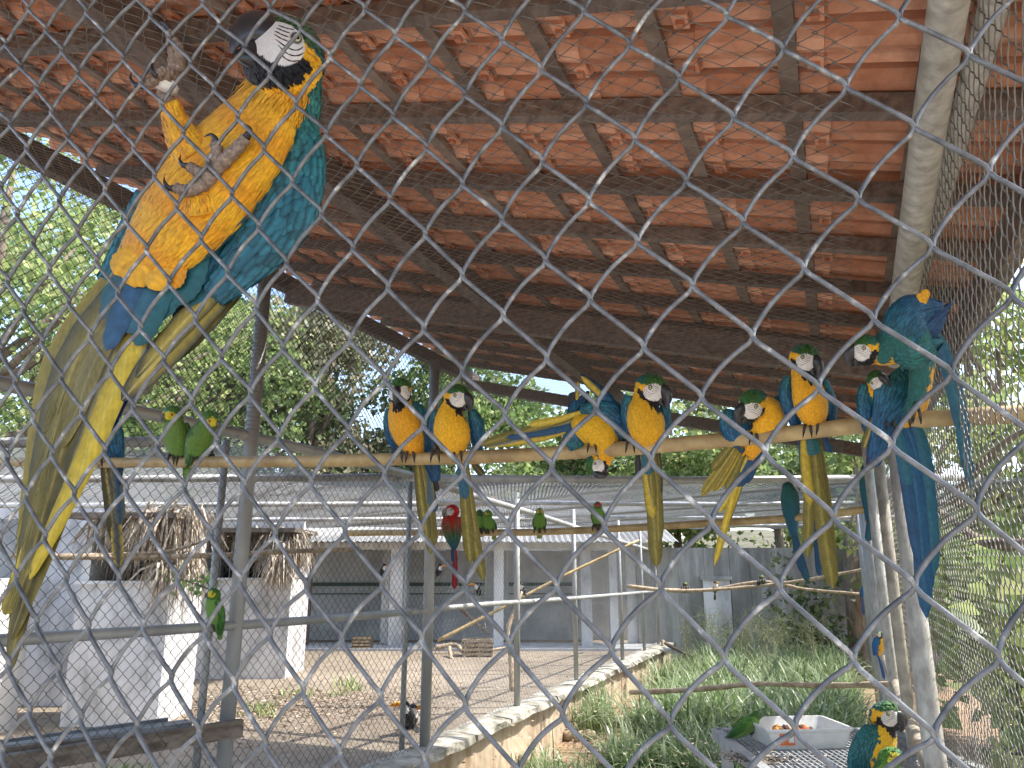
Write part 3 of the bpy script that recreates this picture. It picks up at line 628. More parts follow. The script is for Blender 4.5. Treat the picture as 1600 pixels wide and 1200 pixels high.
# ================================================================== white boxes with palm thatch
M['dark'] = mottled('painted_interior_shade', (.02, .018, .016), (.05, .045, .04), 3, .9, bump=0)  # near-black colour that stands in for the shade inside the shelter openings
M['thatch'] = vcol('dry_palm_thatch', .8, 30, .3, bump=0, transl=.15)
M['plaster_d'] = mottled('greyed_white_plaster', (.30, .29, .27), (.60, .59, .58), 2.6, .9, 0, (1.5, 1.5, .6), .3, .006, c3=(.72, .71, .70), lo=.3, hi=.48)
def thatch(parent, spots, n, L0, L1, seed, name='palm_thatch'):
    rg = np.random.default_rng(seed); P = []; W = []
    for k in range(n):
        (xa, ya, za, xb, yb, zb) = spots[rg.integers(0, len(spots))]; t = rg.random(); s = np.array([xa + (xb - xa) * t, ya + (yb - ya) * t, za + (zb - za) * t]) + rg.normal(size=3) * .05
        L = rg.uniform(L0, L1); a = rg.uniform(0, 6.28); o = rg.uniform(.02, .75) * L; d = np.array([math.cos(a) * o, math.sin(a) * o - .1 * L, 0])
        up = rg.uniform(-.05, .12); P.append([s, s + d * .5 + [0, 0, up * L - .1 * L], s + d * .85 + [0, 0, -.45 * L], s + d * (1.0 + rg.normal() * .15) + [0, 0, -L * rg.uniform(.7, 1)]])
        W.append(np.array([.010, .012, .009, .002]) * rg.uniform(.6, 1.3))
    V, Q = ribbons(np.array(P), np.array(W), unit(rg.normal(size=(n, 3)) * [1, .6, .25])); npmesh(name, V, Q, M['thatch'], parent, cols=leaf_cols(n, [(.42, .33, .22), (.55, .45, .32), (.28, .21, .14), (.62, .53, .40)], 8, rg), kind='stuff')
def shelter(x0, x1, y0, y1, zt, ztop, label, th, seed, win=True):
    t = thing('nest_shelter', ((x0 + x1) / 2, y0, YARD), label, 'shelter', 'white nest shelters')
    b = MB(); b.box(((x0 + x1) / 2, (y0 + y1) / 2, (YARD + zt) / 2), (x1 - x0, y1 - y0, zt - YARD)); b.build('base_wall', M['plaster_d'], t)
    b = MB(); b.box(((x0 + x1) / 2, y0 + .02, zt + .012), (x1 - x0 + .05, .14, .035)); b.build('ledge', M['plaster'], t)
    if win:
        b = MB(); b.box(((x0 + x1) / 2, y1 - .06, (zt + ztop) / 2), (x1 - x0 - .1, .05, ztop - zt)); b.build('shade_panel', M['dark'], t)  # dark panel across the opening, interior shade painted as colour
        for xx in (x0 + .05, x1 - .05):
            b = MB(); b.box((xx, (y0 + y1) / 2, (zt + ztop) / 2 + .02), (.09, y1 - y0 - .02, ztop - zt)); b.build('side_pillar', M['plaster'], t)
        for k in range(9):
            xx = x0 + .15 + (x1 - x0 - .3) * k / 8; b = MB(); b.tube([(xx, y0 + .25, zt), (xx, y0 + .25, ztop)], .008, 6); b.build('bar', M['pipe'], t)
        b = MB(); b.box(((x0 + x1) / 2, y0 + .3, ztop + .05), (x1 - x0 + .2, (y1 - y0) + .3, .06)); b.build('roof_slab', M['plank'], t)
    thatch(t, th, 950, .22, .62, seed)
    return t
pB0, pB1 = aty(92, 1140, 8.1), aty(243, 1140, 8.1); zB = aty(160, 912, 8.1).z
pC0, pC1 = aty(286, 1060, 11.4), aty(445, 1060, 11.4); zC = aty(360, 906, 11.4).z
zBt = aty(200, 815, 8.1).z; zCt = aty(390, 835, 11.4).z
tb_ = aty(200, 800, 8.0); 
shelter(pB0.x, pB1.x, 8.1, 8.95, zB, zBt, 'white plastered nest shelter nearest the hanging macaw tail, dry palm thatch over its opening',
        [(aty(215, 800, 8).x, 8.0, zBt + .05, aty(296, 800, 8).x, 8.0, zBt + .1), (aty(255, 800, 8).x, 8.0, zBt + .05, aty(300, 800, 8).x, 8.3, zBt + .1), (aty(262, 860, 8.0).x, 8.0, zB + .2, aty(290, 850, 8.0).x, 8.2, zB + .3), (aty(130, 880, 8.0).x, 8.5, zB + .30, aty(250, 880, 8.0).x, 8.5, zB + .55), (aty(140, 800, 8).x, 8.2, zBt + .03, aty(220, 800, 8).x, 8.2, zBt + .05)], 61)
shelter(pC0.x, pC1.x, 11.4, 12.4, zC, zCt, 'white nest shelter behind the left grey post, palm thatch hanging off its right corner',
        [(aty(335, 825, 11.2).x, 11.6, zCt + .03, aty(430, 825, 11.2).x, 11.6, zCt + .05), (aty(430, 860, 11.2).x, 11.2, zCt - .2, aty(462, 850, 11.2).x, 11.3, zCt - .1), (aty(425, 830, 11.2).x, 11.2, zCt, aty(465, 830, 11.2).x, 11.4, zCt), (aty(430, 890, 11.2).x, 11.2, zC + .3, aty(462, 870, 11.2).x, 11.3, zC + .5)], 62)
zA = aty(40, 905, 7.2).z
t = thing('white_block', (-5.9, 6.5, YARD), 'bright white sunlit block at the left edge with a wire screen on top', 'wall block')
b = MB(); b.box((-5.95, 6.45, (YARD + zA) / 2), (1.9, 3.2, zA - YARD)); b.build('block_wall', M['plaster'], t)
b = MB(); b.box((-5.3, 7.9, zA + .3), (.5, .03, .6)); b.build('screen', M['metal_grey'], t)
for xx, ww in ((-5.03, .08), (-5.6, .06)):
    b = MB(); b.box((xx, 7.9, zA + .35), (ww, .08, .7)); b.build('screen_frame', M['plaster'], t)
t = thing('yard_wall', (-5, 9.2, YARD), 'tall pale wall behind the two white nest shelters', 'wall')
b = MB(); b.box((-6.0, 9.3, 1.65), (3.2, .1, 2.3)); b.build('wall_face', M['plaster_d'], t)
b = MB(); b.box((-5.6, 12.7, 1.7), (4.2, .1, 2.35)); b.build('wall_face', M['plaster_d'], t)

# ================================================================== long open building at the back of the yard
bd = thing('long_building', (-1, 16, YARD), 'long low open building with white columns across the back of the yard', 'building')
Yb = 15.7
M['inner'] = mottled('grey_inner_wall', (.34, .35, .36), (.50, .51, .51), 2, .9, bump=.1)
M['green_paint'] = mottled('dark_green_paint', (.02, .05, .04), (.04, .08, .06), 8, .6, bump=0)
M['roofsheet'] = mottled('grey_fibre_cement', (.17, .17, .17), (.28, .28, .27), 2, .85, 0, (1, .2, 1), .2, .01)
zt_ = aty(600, 858, Yb).z
for (xa, xb) in ((474, 600), (628, 758), (758, 792), (792, 905), (905, 1010)):
    A_, B_ = aty(xa, 1000, Yb + 1.5).x, aty(xb, 1000, Yb + 1.5).x
    b = MB(); b.box(((A_ + B_) / 2, Yb + 1.6, (YARD + zt_) / 2), (B_ - A_ + .9, .08, zt_ - YARD)) if False else b.box(((A_ + B_) / 2, Yb + 1.6, (YARD + zt_) / 2), (B_ - A_ - .01, .08, zt_ - YARD)); b.build('inner_wall', M['inner'], bd)
for px, wd in ((463, .16), (594, .15), (617, .26), (779, .20), (917, .22), (960, .16)):
    c = aty(px, 1000, Yb); b = MB(); b.box((c.x, Yb + (.5 if px == 594 else 0), (YARD + zt_) / 2), (wd, .2, zt_ - YARD)); b.build('column', M['plaster'], bd)
c = aty(477, 1000, Yb); b = MB(); b.box((c.x, Yb, (YARD + zt_) / 2), (.12, .12, zt_ - YARD)); b.build('door_post', M['timber'], bd, label='dark brown post at the left end')
for xa, xb in ((485, 592), (632, 756), (795, 900)):
    for py, hh_, mt in ((913, .075, 'green_paint'), (928, .02, 'green_paint')):
        P0, P1 = aty(xa, py, Yb + 1.5), aty(xb, py, Yb + 1.5); b = MB(); b.box(((P0.x + P1.x) / 2, Yb + 1.54, P0.z), (P1.x - P0.x, .03, hh_)); b.build('painted_band', M[mt], bd)
c0, c1 = aty(440, 858, Yb).x, aty(1030, 858, Yb).x
b = MB(); b.box(((c0 + c1) / 2, Yb, zt_ + .06), (c1 - c0, .25, .14)); b.build('lintel', M['plaster'], bd)
nn = 70
b = MB(); vs = []
for i in range(nn * 2 + 1):
    xx = c0 - .3 + (c1 - c0 + .6) * i / (nn * 2); zz = .03 * (i % 2)
    vs += [(xx, Yb - .55, zt_ + .12 + zz), (xx, Yb + 4.2, zt_ + 1.3 + zz)]
b.add(vs, [(2 * i, 2 * i + 2, 2 * i + 3, 2 * i + 1) for i in range(nn * 2)]); b.build('roof_sheet', M['roofsheet'], bd)
b = MB(); b.box(((c0 + c1) / 2, Yb - .1, YARD + .02), (c1 - c0, 1.2, .05)); b.build('floor_slab', M['inner'], bd)
# a tiled house roof farther off and its wall
hs = thing('far_house', (-1, 25, 0), 'far house with a faded red roof showing behind the nets', 'house')
b = MB(); b.box((-1.5, 25.6, 2.0), (11, 4, 4.0)); b.build('wall', M['plaster'], hs)
M['redroof'] = mottled('faded_red_roof', (.26, .12, .09), (.42, .24, .19), 5, .9, 0, (1, 6, 1), .3, .02)
b = MB(); b.add([(-7.6, 23.2, 4.0), (4.6, 23.2, 4.0), (4.6, 25.8, 5.0), (-7.6, 25.8, 5.0), (-7.6, 28.4, 4.0), (4.6, 28.4, 4.0)], [(0, 1, 2, 3), (3, 2, 5, 4)]); b.build('roof', M['redroof'], hs)
# second white building far left behind the nets
b = thing('far_house', (-12, 17, 0), 'pale far building low behind the left yard nets', 'house')
q = MB(); q.box((-12, 17.5, 1.9), (9, 3, 2.8)); q.build('wall', M['plaster'], b)
q = MB(); q.add([(-16.8, 15.6, 3.25), (-7.2, 15.6, 3.25), (-7.2, 19.4, 4.0), (-16.8, 19.4, 4.0)], [(0, 1, 2, 3)]); q.build('roof', M['roofsheet'], b)

# ================================================================== yard objects
def crate(px, py, Y, wd, ht, dp_, label):
    c = aty(px, py, Y); t = thing('wooden_pallet', (c.x, Y, YARD + .02), label, 'pallet', 'old wooden crates in the yard')
    for k in range(4):
        b = MB(); b.box((c.x, Y - dp_ / 2, YARD + .05 + k * ht / 4), (wd, .02, ht / 4 * .62)); b.build('slat', M['branch'], t)
        b = MB(); b.box((c.x, Y + dp_ / 2, YARD + .05 + k * ht / 4), (wd, .02, ht / 4 * .62)); b.build('slat', M['branch'], t)
    for k in (-1, 0, 1):
        b = MB(); b.box((c.x + k * wd * .46, Y, YARD + .03 + ht * .42), (.05, dp_ - .03, ht * .85)); b.build('block', M['plank'], t)
crate(567, 1000, 15.2, .34, .24, .3, 'small brown wooden crate inside the building, left of the post')
crate(746, 1015, 14.2, .55, .30, .3, 'pale wooden pallet lying on the sand by the dead branches')
branch('dead_branch', [(680, 1012, 13.8), (712, 1008, 13.8), (730, 1020, 13.6), (790, 1012, 14)], .05, .025, 'twisted grey branch lying beside the wooden pallet', 'branch', M['branch'])
branch('dead_branch', [(702, 1012, 13.5), (706, 1030, 13), (718, 1036, 12.9), (722, 1044, 12.7)], .04, .02, 'short curled root on the sand in front of the pallet', 'branch', M['branch'])
branch('dead_branch', [(800, 1080, 8.9), (798, 1030, 9.1), (794, 985, 9.3), (806, 950, 9.5), (815, 925, 9.7)], .035, .018, 'curved brown stem standing by the fence post, a toucan at its top', 'branch', M['branch'])
branch('dead_branch', [(720, 950, 14.5), (745, 975, 14.5), (765, 990, 14.4)], .05, .03, 'dark leaning branch inside the building', 'branch', M['plank'])
# logs and stones below the low wall
for (x, y, r, L, a, lab) in ((985, 1127, .10, .55, .4, 'weathered log lying under the low wall by the grass'), (840, 1190, .13, .45, .3, 'stumpy log at the bottom edge below the low wall'), (795, 1168, .10, .3, 1.0, 'rounded stone against the foot of the low wall'), (905, 1150, .07, .4, .2, 'narrow pale log near the weeds by the low wall')):
    c = atz(x, y, .07); d = Vector((math.cos(a), math.sin(a), 0)); b = MB(); k = 10
    b.tube([c + d * L * (i / k - .5) + Vector((0, 0, .01 * math.sin(i))) for i in range(k + 1)], [r * (.72 + .28 * math.sin(math.pi * min(1, max(0, (i + .6) / (k + 1.2)))) + rr.uniform(-.06, .06)) for i in range(k + 1)], 10)
    tag(b.build('log' if 'log' in lab else 'stone', M['branch'] if 'log' in lab else M['coping'], org=c, smooth=True), lab, 'log' if 'log' in lab else 'stone')
# tree stump in the grass
c = atz(1170, 1125, 0.05); b = MB(); b.tube([c, c + Vector((0, 0, .2)), c + Vector((.03, 0, .42))], [.17, .15, .14], 12); tag(b.build('tree_stump', M['branch'], org=c, smooth=True), 'cut grey stump half hidden in the grass behind the white tray', 'stump')
# climbing plant at the back wall
def sprig(name, base, tips, n, size, pal, label, cat, seed, r=.012, spread=.18):
    rg = np.random.default_rng(seed); t = thing(name, base, label, cat); P = []
    for tp in tips:
        s = Vector(base); e = Vector(tp); mid = s.lerp(e, .5) + Vector((rg.normal() * .12, rg.normal() * .05, .08)); pts = cr([s, mid, e], 8); b = MB(); b.tube(pts, [r * (1 - i / 10) for i in range(9)], 5); b.build('stem', M['bark'], t)
        for _ in range(n // len(tips)): P.append(np.array(pts[rg.integers(3, 9)]) + rg.normal(size=3) * [spread, spread * .5, spread])
    V, Q = leaves(np.array(P), size, .4, rng=rg); npmesh('foliage', V, Q, M['leaf'], t, cols=leaf_cols(len(P), pal, rng=rg), kind='stuff')
bs = atz(1262, 1040, .05)
bs = Vector((aty(1258, 1040, 14.8).x, 14.8, .05))
sprig('climbing_plant', bs, [aty(x, y, 14.8) for x, y in ((1225, 870), (1300, 880), (1262, 905), (1205, 935), (1310, 985), (1245, 985), (1300, 930), (1320, 1000))], 700, .13, DG, 'dark leafed plant climbing up the grey back wall', 'plant', 71)
bs = U(345, 905, 5.6)
sprig('leafy_twig', U(338, 925, 5.6), [U(x, y, 5.6) for x, y in ((310, 930), (322, 905), (335, 910))], 60, .05, [(.25, .42, .07), (.32, .48, .1)], 'bright green leafy twig beside the parrot on the left post', 'twig', 72, .004, .035)
c = aty(1345, 1010, 15.6); bt = thing('bare_tree', (c.x, 15.6, 0), 'brown bare trunk standing against the right end of the back wall', 'tree'); b = MB(); b.tube([(c.x - .08, 15.6, 0), (c.x - .05, 15.6, 1.5), (c.x, 15.6, 2.75)], [.17, .15, .14], 12); b.build('trunk', M['bark'], bt, smooth=True)
b = MB(); b.tube([(c.x, 15.6, 2.7), (c.x + .3, 15.7, 3.5), (c.x + .4, 15.8, 4.4)], [.12, .08, .04], 8); b.build('limb', M['bark'], bt, smooth=True)

# ================================================================== planks at the lower left
P0, P1 = U(-40, 1190, 3.5), U(378, 1138, 4.25)
pk = thing('plank', P1, 'dark weathered plank across the lower left corner', 'plank')
b = MB(); b.beam(U(-60, 1206, 3.5), U(378, 1137, 4.3), .05, .095, Z3); b.build('board', M['plank'], pk)
b = MB(); b.beam(U(-40, 1176, 3.62), U(200, 1152, 4.0), .055, .03, Z3); b.build('board_splice', M['plank'], pk)
b = MB(); b.beam(U(-60, 1178, 3.85), U(296, 1130, 4.5), .12, .03, Z3); o = tag(b.build('metal_channel', M['metal_grey'], org=U(100, 1160, 4.2)), 'grey metal channel lying behind the dark plank', 'metal channel')
b2 = MB(); b2.beam(U(-60, 1172, 3.95), U(262, 1128, 4.55), .02, .05, Z3); b2.build('channel_lip', M['metal_grey'], o)

# ================================================================== feeding table with the tray
TZ = 1.24
ta, tb2 = atz(1132, 1170, TZ), atz(1435, 1168, TZ)
tY0, tY1 = atz(1250, 1185, TZ).y - .35, atz(1250, 1143, TZ).y
x0, x1 = atz(1140, 1160, TZ).x, atz(1432, 1160, TZ).x
M['grid'] = mottled('grey_plastic_grid', (.22, .23, .24), (.34, .35, .35), 10, .6, bump=0)
tt = thing('feeding_table', ((x0 + x1) / 2, (tY0 + tY1) / 2, 0), 'grey grid topped feeding table beside the right fence', 'table')
b = MB(); nx, ny = 34, 20
for i in range(nx + 1): xx = x0 + (x1 - x0) * i / nx; b.box((xx, (tY0 + tY1) / 2, TZ - .006), (.008, tY1 - tY0, .012))
for j in range(ny + 1): yy = tY0 + (tY1 - tY0) * j / ny; b.box(((x0 + x1) / 2, yy, TZ - .008), (x1 - x0, .008, .010))
b.build('grid_top', M['grid'], tt, kind='stuff')
for (xa, ya, xb, yb) in ((x0, tY0, x1, tY0), (x0, tY1, x1, tY1), (x0, tY0, x0, tY1), (x1, tY0, x1, tY1)):
    b = MB(); b.beam((xa, ya, TZ - .01), (xb, yb, TZ - .01), .05, .05); b.build('frame', M['grid'], tt)
for xx in (x0 + .04, x1 - .04):
    for yy in (tY0 + .04, tY1 - .04): b = MB(); b.box((xx, yy, TZ / 2 - .03), (.05, .05, TZ - .05)); b.build('leg', M['grid'], tt)
# white tray
M['white_pl'] = mottled('dirty_white_plastic', (.55, .54, .51), (.74, .74, .72), 7, .4, bump=.05)
M['orange'] = mottled('orange_label', (.62, .13, .03), (.70, .17, .05), 20, .5, bump=0)
M['food'] = vcol('food_scraps', .7, 40, .4)
c = atz(1247, 1160, TZ); tr_ = thing('food_tray', c, 'white plastic tray with an orange label and food scraps in it', 'tray')
def tray(c, wx, wy, h, th, rot):
    b = MB(); X = Vector((math.cos(rot), math.sin(rot), 0)); Y = Vector((-math.sin(rot), math.cos(rot), 0)); rings = []
    def ring(sx, sy, z, cr_=.15):
        out = []
        for (qx, qy) in ((1, 1), (-1, 1), (-1, -1), (1, -1)):
            for k in range(4):
                a = math.atan2(qy, qx) - math.pi / 4 + math.pi / 2 * k / 3; out.append(c + X * (qx * sx * (1 - cr_) + math.cos(a) * sx * cr_) + Y * (qy * sy * (1 - cr_) + math.sin(a) * sy * cr_) + Vector((0, 0, z)))
        return out
    R_ = [ring(wx * .86, wy * .86, .0), ring(wx * .97, wy * .97, h * .85), ring(wx * 1.03, wy * 1.03, h), ring(wx * 1.03, wy * 1.03, h + .008), ring(wx * .97, wy * .97, h + .008), ring(wx * .94, wy * .94, h * .85), ring(wx * .83, wy * .83, th)]
    vs = [p for r in R_ for p in r]; n = 16; fs = [(i * n + k, i * n + (k + 1) % n, (i + 1) * n + (k + 1) % n, (i + 1) * n + k) for i in range(6) for k in range(n)] + [tuple(range(n))[::-1], tuple(6 * n + k for k in range(n))]
    b.add(vs, fs); return b
tray(c, .215, .16, .085, .008, .10).build('tray_body', M['white_pl'], tr_, smooth=False)
e1 = c + Vector((-.13, -.16, .045)); b = MB(); b.box(c + Vector((-.11, -.168, .048)), (.075, .004, .052), (Vector((math.cos(.1), math.sin(.1), 0)), Vector((-math.sin(.1), math.cos(.1), 0)), Z3)); b.build('label', M['orange'], tr_)
b = MB(); b.box(c + Vector((-.092, -.171, .050)), (.026, .004, .030)); b.build('label_print', M['white_pl'], tr_)
for k in range(26):
    p = c + Vector((rr.uniform(-.11, .09), rr.uniform(-.02, .09), .05)); b = MB(); a = rr.uniform(0, 3)
    cc = rr.choice([(.45, .10, .03), (.10, .03, .02), (.06, .05, .04), (.55, .25, .06)]); d = Vector((math.cos(a), math.sin(a) * .7, .1)) * rr.uniform(.02, .05)
    b.tube([p - d, p + Vector((0, 0, .008)), p + d], [.004, .013, .004], 6, c3=cc); b.build('food_scrap', M['food'], tr_)
# seed husks on the table
rg = np.random.default_rng(88); n = 500; c2 = atz(1175, 1185, TZ)
C_ = np.stack([c2.x + rg.normal(size=n) * .09, c2.y - .02 + rg.normal(size=n) * .05, np.full(n, TZ + .004)], -1); V, Q = leaves(C_, .022, .4, droop=0, rng=rg); V[:, 2] = TZ + .003 + np.abs(V[:, 2] - TZ) * .4
tag(npmesh('seed_husks', V, Q, M['litter'], org=c2, cols=leaf_cols(n, [(.2, .15, .1), (.4, .33, .25), (.1, .08, .06)], rng=rg), kind='stuff'), 'dark seed husks spilled on the grid table', 'husks')
# ================================================================== the near chain link fence
KN = {(0,0):(45,12),(1,0):(72,45),(2,0):(97,78),(3,0):(122,113),(4,0):(150,150),(5,0):(180,188),(6,0):(210,230),(7,0):(242,273),(8,0):(277,322),(9,0):(315,372),
(10,0):(356,425),(11,0):(402,480),(12,0):(443,543),(13,0):(493,603),(14,0):(545,672),(15,0):(602,740),(16,0):(658,828),(17,0):(728,917),(18,0):(797,1007),(19,0):(880,1118),
(2,-1):(135,17),(3,-1):(163,53),(4,-1):(193,90),(5,-1):(220,128),(6,-1):(254,163),(7,-1):(287,207),(8,-1):(325,253),(9,-1):(363,303),(10,-1):(405,353),(11,-1):(448,410),(12,-1):(497,467),
(13,-1):(548,530),(14,-1):(603,592),(15,-1):(663,663),(16,-1):(725,737),(17,-1):(795,825),(18,-1):(871,917),(19,-1):(957,1017),(20,-1):(1049,1133),
(4,-2):(235,23),(5,-2):(265,58),(6,-2):(298,98),(7,-2):(335,138),(8,-2):(372,182),(9,-2):(413,232),(10,-2):(457,283),(11,-2):(503,333),(12,-2):(552,387),(13,-2):(607,448),(14,-2):(663,513),
(15,-2):(723,580),(16,-2):(790,648),(17,-2):(863,730),(18,-2):(945,823),(19,-2):(1034,918),(20,-2):(1133,1030),(21,-2):(1243,1140),
(6,-3):(342,37),(7,-3):(382,73),(8,-3):(422,115),(9,-3):(463,162),(10,-3):(510,208),(11,-3):(558,257),(12,-3):(610,310),(13,-3):(665,365),(14,-3):(723,430),(15,-3):(787,492),(16,-3):(855,560),
(17,-3):(932,638),(18,-3):(1018,720),(19,-3):(1113,818),(20,-3):(1220,920),(21,-3):(1335,1033),(22,-3):(1462,1153),
(7,-4):(421,13),(8,-4):(470,43),(9,-4):(516,87),(10,-4):(563,132),(11,-4):(614,180),(12,-4):(667,230),(13,-4):(723,287),(14,-4):(785,343),(15,-4):(853,407),(16,-4):(923,468),(17,-4):(1007,543),
(18,-4):(1097,622),(19,-4):(1197,708),(20,-4):(1303,810),(21,-4):(1431,917),(22,-4):(1564,1030),
(9,-5):(571,13),(10,-5):(618,55),(11,-5):(669,98),(12,-5):(727,148),(13,-5):(785,197),(14,-5):(848,252),(15,-5):(921,313),(16,-5):(997,378),(17,-5):(1083,447),(18,-5):(1177,527),(19,-5):(1280,607),
(20,-5):(1395,697),(21,-5):(1529,800),
(11,-6):(727,17),(12,-6):(785,63),(13,-6):(846,108),(14,-6):(917,162),(15,-6):(993,218),(16,-6):(1073,283),(17,-6):(1162,348),(18,-6):(1257,420),(19,-6):(1366,500),(20,-6):(1488,585),
(13,-7):(913,18),(14,-7):(984,70),(15,-7):(1062,122),(16,-7):(1147,185),(17,-7):(1240,245),(18,-7):(1342,312),(19,-7):(1458,387),(20,-7):(1583,463),
(15,-8):(1137,25),(16,-8):(1225,77),(17,-8):(1323,137),(18,-8):(1430,200),(19,-8):(1547,270),(17,-9):(1406,28),(18,-9):(1515,87),
(0,1):(10,68),(1,1):(32,102),(2,1):(58,135),(3,1):(81,173),(4,1):(107,212),(5,1):(135,250),(6,1):(165,295),(7,1):(197,342),(8,1):(230,388),(9,1):(265,440),(10,1):(306,497),(11,1):(347,557),
(12,1):(392,613),(13,1):(437,682),(14,1):(487,753),(15,1):(540,830),(16,1):(598,913),(17,1):(660,997),(18,1):(728,1102),
(2,2):(17,193),(3,2):(42,230),(4,2):(68,270),(5,2):(93,312),(6,2):(122,360),(7,2):(152,407),(8,2):(185,457),(9,2):(220,510),(10,2):(257,560),(11,2):(300,625),(12,2):(339,687),(13,2):(383,757),
(14,2):(431,833),(15,2):(480,917),(16,2):(535,997),(17,2):(596,1090),(18,2):(665,1187),
(3,3):(3,290),(4,3):(28,333),(5,3):(53,378),(6,3):(78,420),(7,3):(108,470),(8,3):(143,523),(9,3):(174,577),(10,3):(209,635),(11,3):(247,695),(12,3):(289,760),(13,3):(330,833),(14,3):(377,907),
(15,3):(423,990),(16,3):(475,1078),(17,3):(532,1177),
(5,4):(13,438),(6,4):(38,482),(7,4):(67,532),(8,4):(97,588),(9,4):(129,642),(10,4):(164,702),(11,4):(198,763),(12,4):(237,828),(13,4):(279,903),(14,4):(322,987),(15,4):(367,1067),(16,4):(415,1160),
(6,5):(2,543),(7,5):(25,595),(8,5):(53,650),(9,5):(83,707),(10,5):(117,770),(11,5):(152,833),(12,5):(187,903),(13,5):(225,977),(14,5):(269,1058),(15,5):(312,1143),
(8,6):(12,713),(9,6):(42,773),(10,6):(71,837),(11,6):(105,903),(12,6):(139,977),(13,6):(174,1052),(14,6):(215,1133),
(10,7):(27,900),(11,7):(58,970),(12,7):(93,1045),(13,7):(128,1120),(11,8):(15,1038),(12,8):(47,1110),(13,8):(80,1182),(12,9):(4,1170)}
ks = np.array(list(KN.keys()), float); kv = np.array(list(KN.values()), float)
def basis(p, q):
    p = (np.asarray(p, float) - 11) / 10; q = (np.asarray(q, float)) / 8
    return np.stack([p ** i * q ** j for i in range(4) for j in range(4 - i)], -1)
cf, *_ = np.linalg.lstsq(basis(ks[:, 0], ks[:, 1]), kv, rcond=None)
def mesh_d(px, py):
    return 1 / (1.553 + .449 * (px - 800) / F - .383 * (600 - py) / F)
KP = {}
def knot(p, q):
    if (p, q) in KP: return KP[(p, q)]
    if (p, q) in KN: x, y = KN[(p, q)]
    else: x, y = (basis(p, q) @ cf)
    r = (x, y, U(x, y, mesh_d(x, y))) if (-260 < x < 1900 and -260 < y < 1500) else None
    KP[(p, q)] = r; return r
nf = thing('chain_link_fence', U(800, 1150, .6), 'close galvanised chain link fence that the whole aviary is seen through', 'fence')
MESHN = Vector((.449, 1.6, 0)).normalized()
wires = 0
for wv in range(-4, 36):
    run = []; runs = []
    for s in range(-14, 34):
        h = wv if (s - wv) % 2 == 0 else wv + 1; p, q = (s + h) // 2, (s - h) // 2
        k = knot(p, q)
        if k is None:
            if len(run) > 1: runs.append(run)
            run = []; continue
        k2 = knot(p + 1, q - 1) or knot(p - 1, q + 1)
        run.append((s, h, p, q, k))
    if len(run) > 1: runs.append(run)
    for run in runs:
        if not any(-60 < k[4][0] < 1660 and -60 < k[4][1] < 1260 for k in run): continue
        pts = []
        for i, (s, h, p, q, k) in enumerate(run[:-1]):
            K0 = k[2]; K1 = run[i + 1][4][2]; back = (h == wv)      # '\' link when h goes up
            side0 = -1 if h == wv else 1; hd = Vector((1.6, -.449, 0)).normalized(); L = (K1 - K0)
            dl = .0030
            a = K0 + hd * dl * side0; b_ = K1 - hd * dl * side0
            bow = 0.0 if back else .0050
            pn = L.cross(MESHN).normalized()
            if pn.z < 0: pn = -pn
            for j in range(9):
                t = j / 9; off = (1 if back else -1) * math.tanh(4 * math.sin(math.pi * t)) * .0026
                prof_ = t + (.045 * math.sin(2 * math.pi * t) * (-1))
                pts.append(a.lerp(b_, t) + pn * bow * math.sin(math.pi * t) - MESHN * off)
        P = [np.array(q_) for q_ in pts]
        A = np.array(P); A[1:-1] = A[1:-1] * .5 + (A[:-2] + A[2:]) * .25
        V, Q = tubes_np(A[None], .00212, 8, (0.27, .96, .05)); npmesh('wire', V, Q, M['galv'], nf, smooth=True); wires += 1
# ================================================================== parrots
M['feather'] = vcol('feathers', .62, 160, .28, bump=.25, bd=.0006, spec=.25, sheen=.15)
M['feather_big'] = vcol('long_feathers', .5, 90, .25, bump=.2, bd=.0005, spec=.35)
M['skin'] = vcol('bare_face_skin', .6, 200, .12, bump=.2, bd=.0005)
M['beak'] = vcol('black_beak', .28, 30, .35, bump=.1, bd=.0004, spec=.5)
M['foot'] = vcol('scaly_feet', .6, 260, .5, bump=.8, bd=.001)
M['eye'] = vcol('eyes', .08, 30, .0, bump=0, spec=.6)
TEAL = (.018, .115, .135); TEALG = (.02, .118, .105); BLUE = (.012, .085, .18); DBLUE = (.01, .04, .11); YEL = (.80, .42, .018); YEL2 = (.72, .31, .012)
GREEN = (.04, .125, .025); OLIVE = (.17, .145, .025); DOLIVE = (.06, .05, .018); YTAIL = (.58, .42, .025); WHITE = (.72, .69, .65); BLACK = (.008, .008, .010)
def lerp3(a, b, t): t = min(1, max(0, t)); return tuple(a[i] + (b[i] - a[i]) * t for i in range(3))
def jit(c, k=.15, rg=random): q = 1 + rg.uniform(-k, k); return (c[0] * q, c[1] * q, c[2] * q)
class Fig:
    """a figure modelled in picture-sized units: x, y (up) across the view, z towards it; one unit is d/F metres"""
    def __init__(s, d, ox=0, oy=0, dfun=None): s.d = d; s.dfun = dfun
    def W(s, p):
        d = s.dfun(p[0], -p[1]) if s.dfun else s.d
        return U(p[0], -p[1], d * (1 - p[2] / F))
def V3(t): return Vector((t[0], -t[1], t[2] if len(t) > 2 else 0))
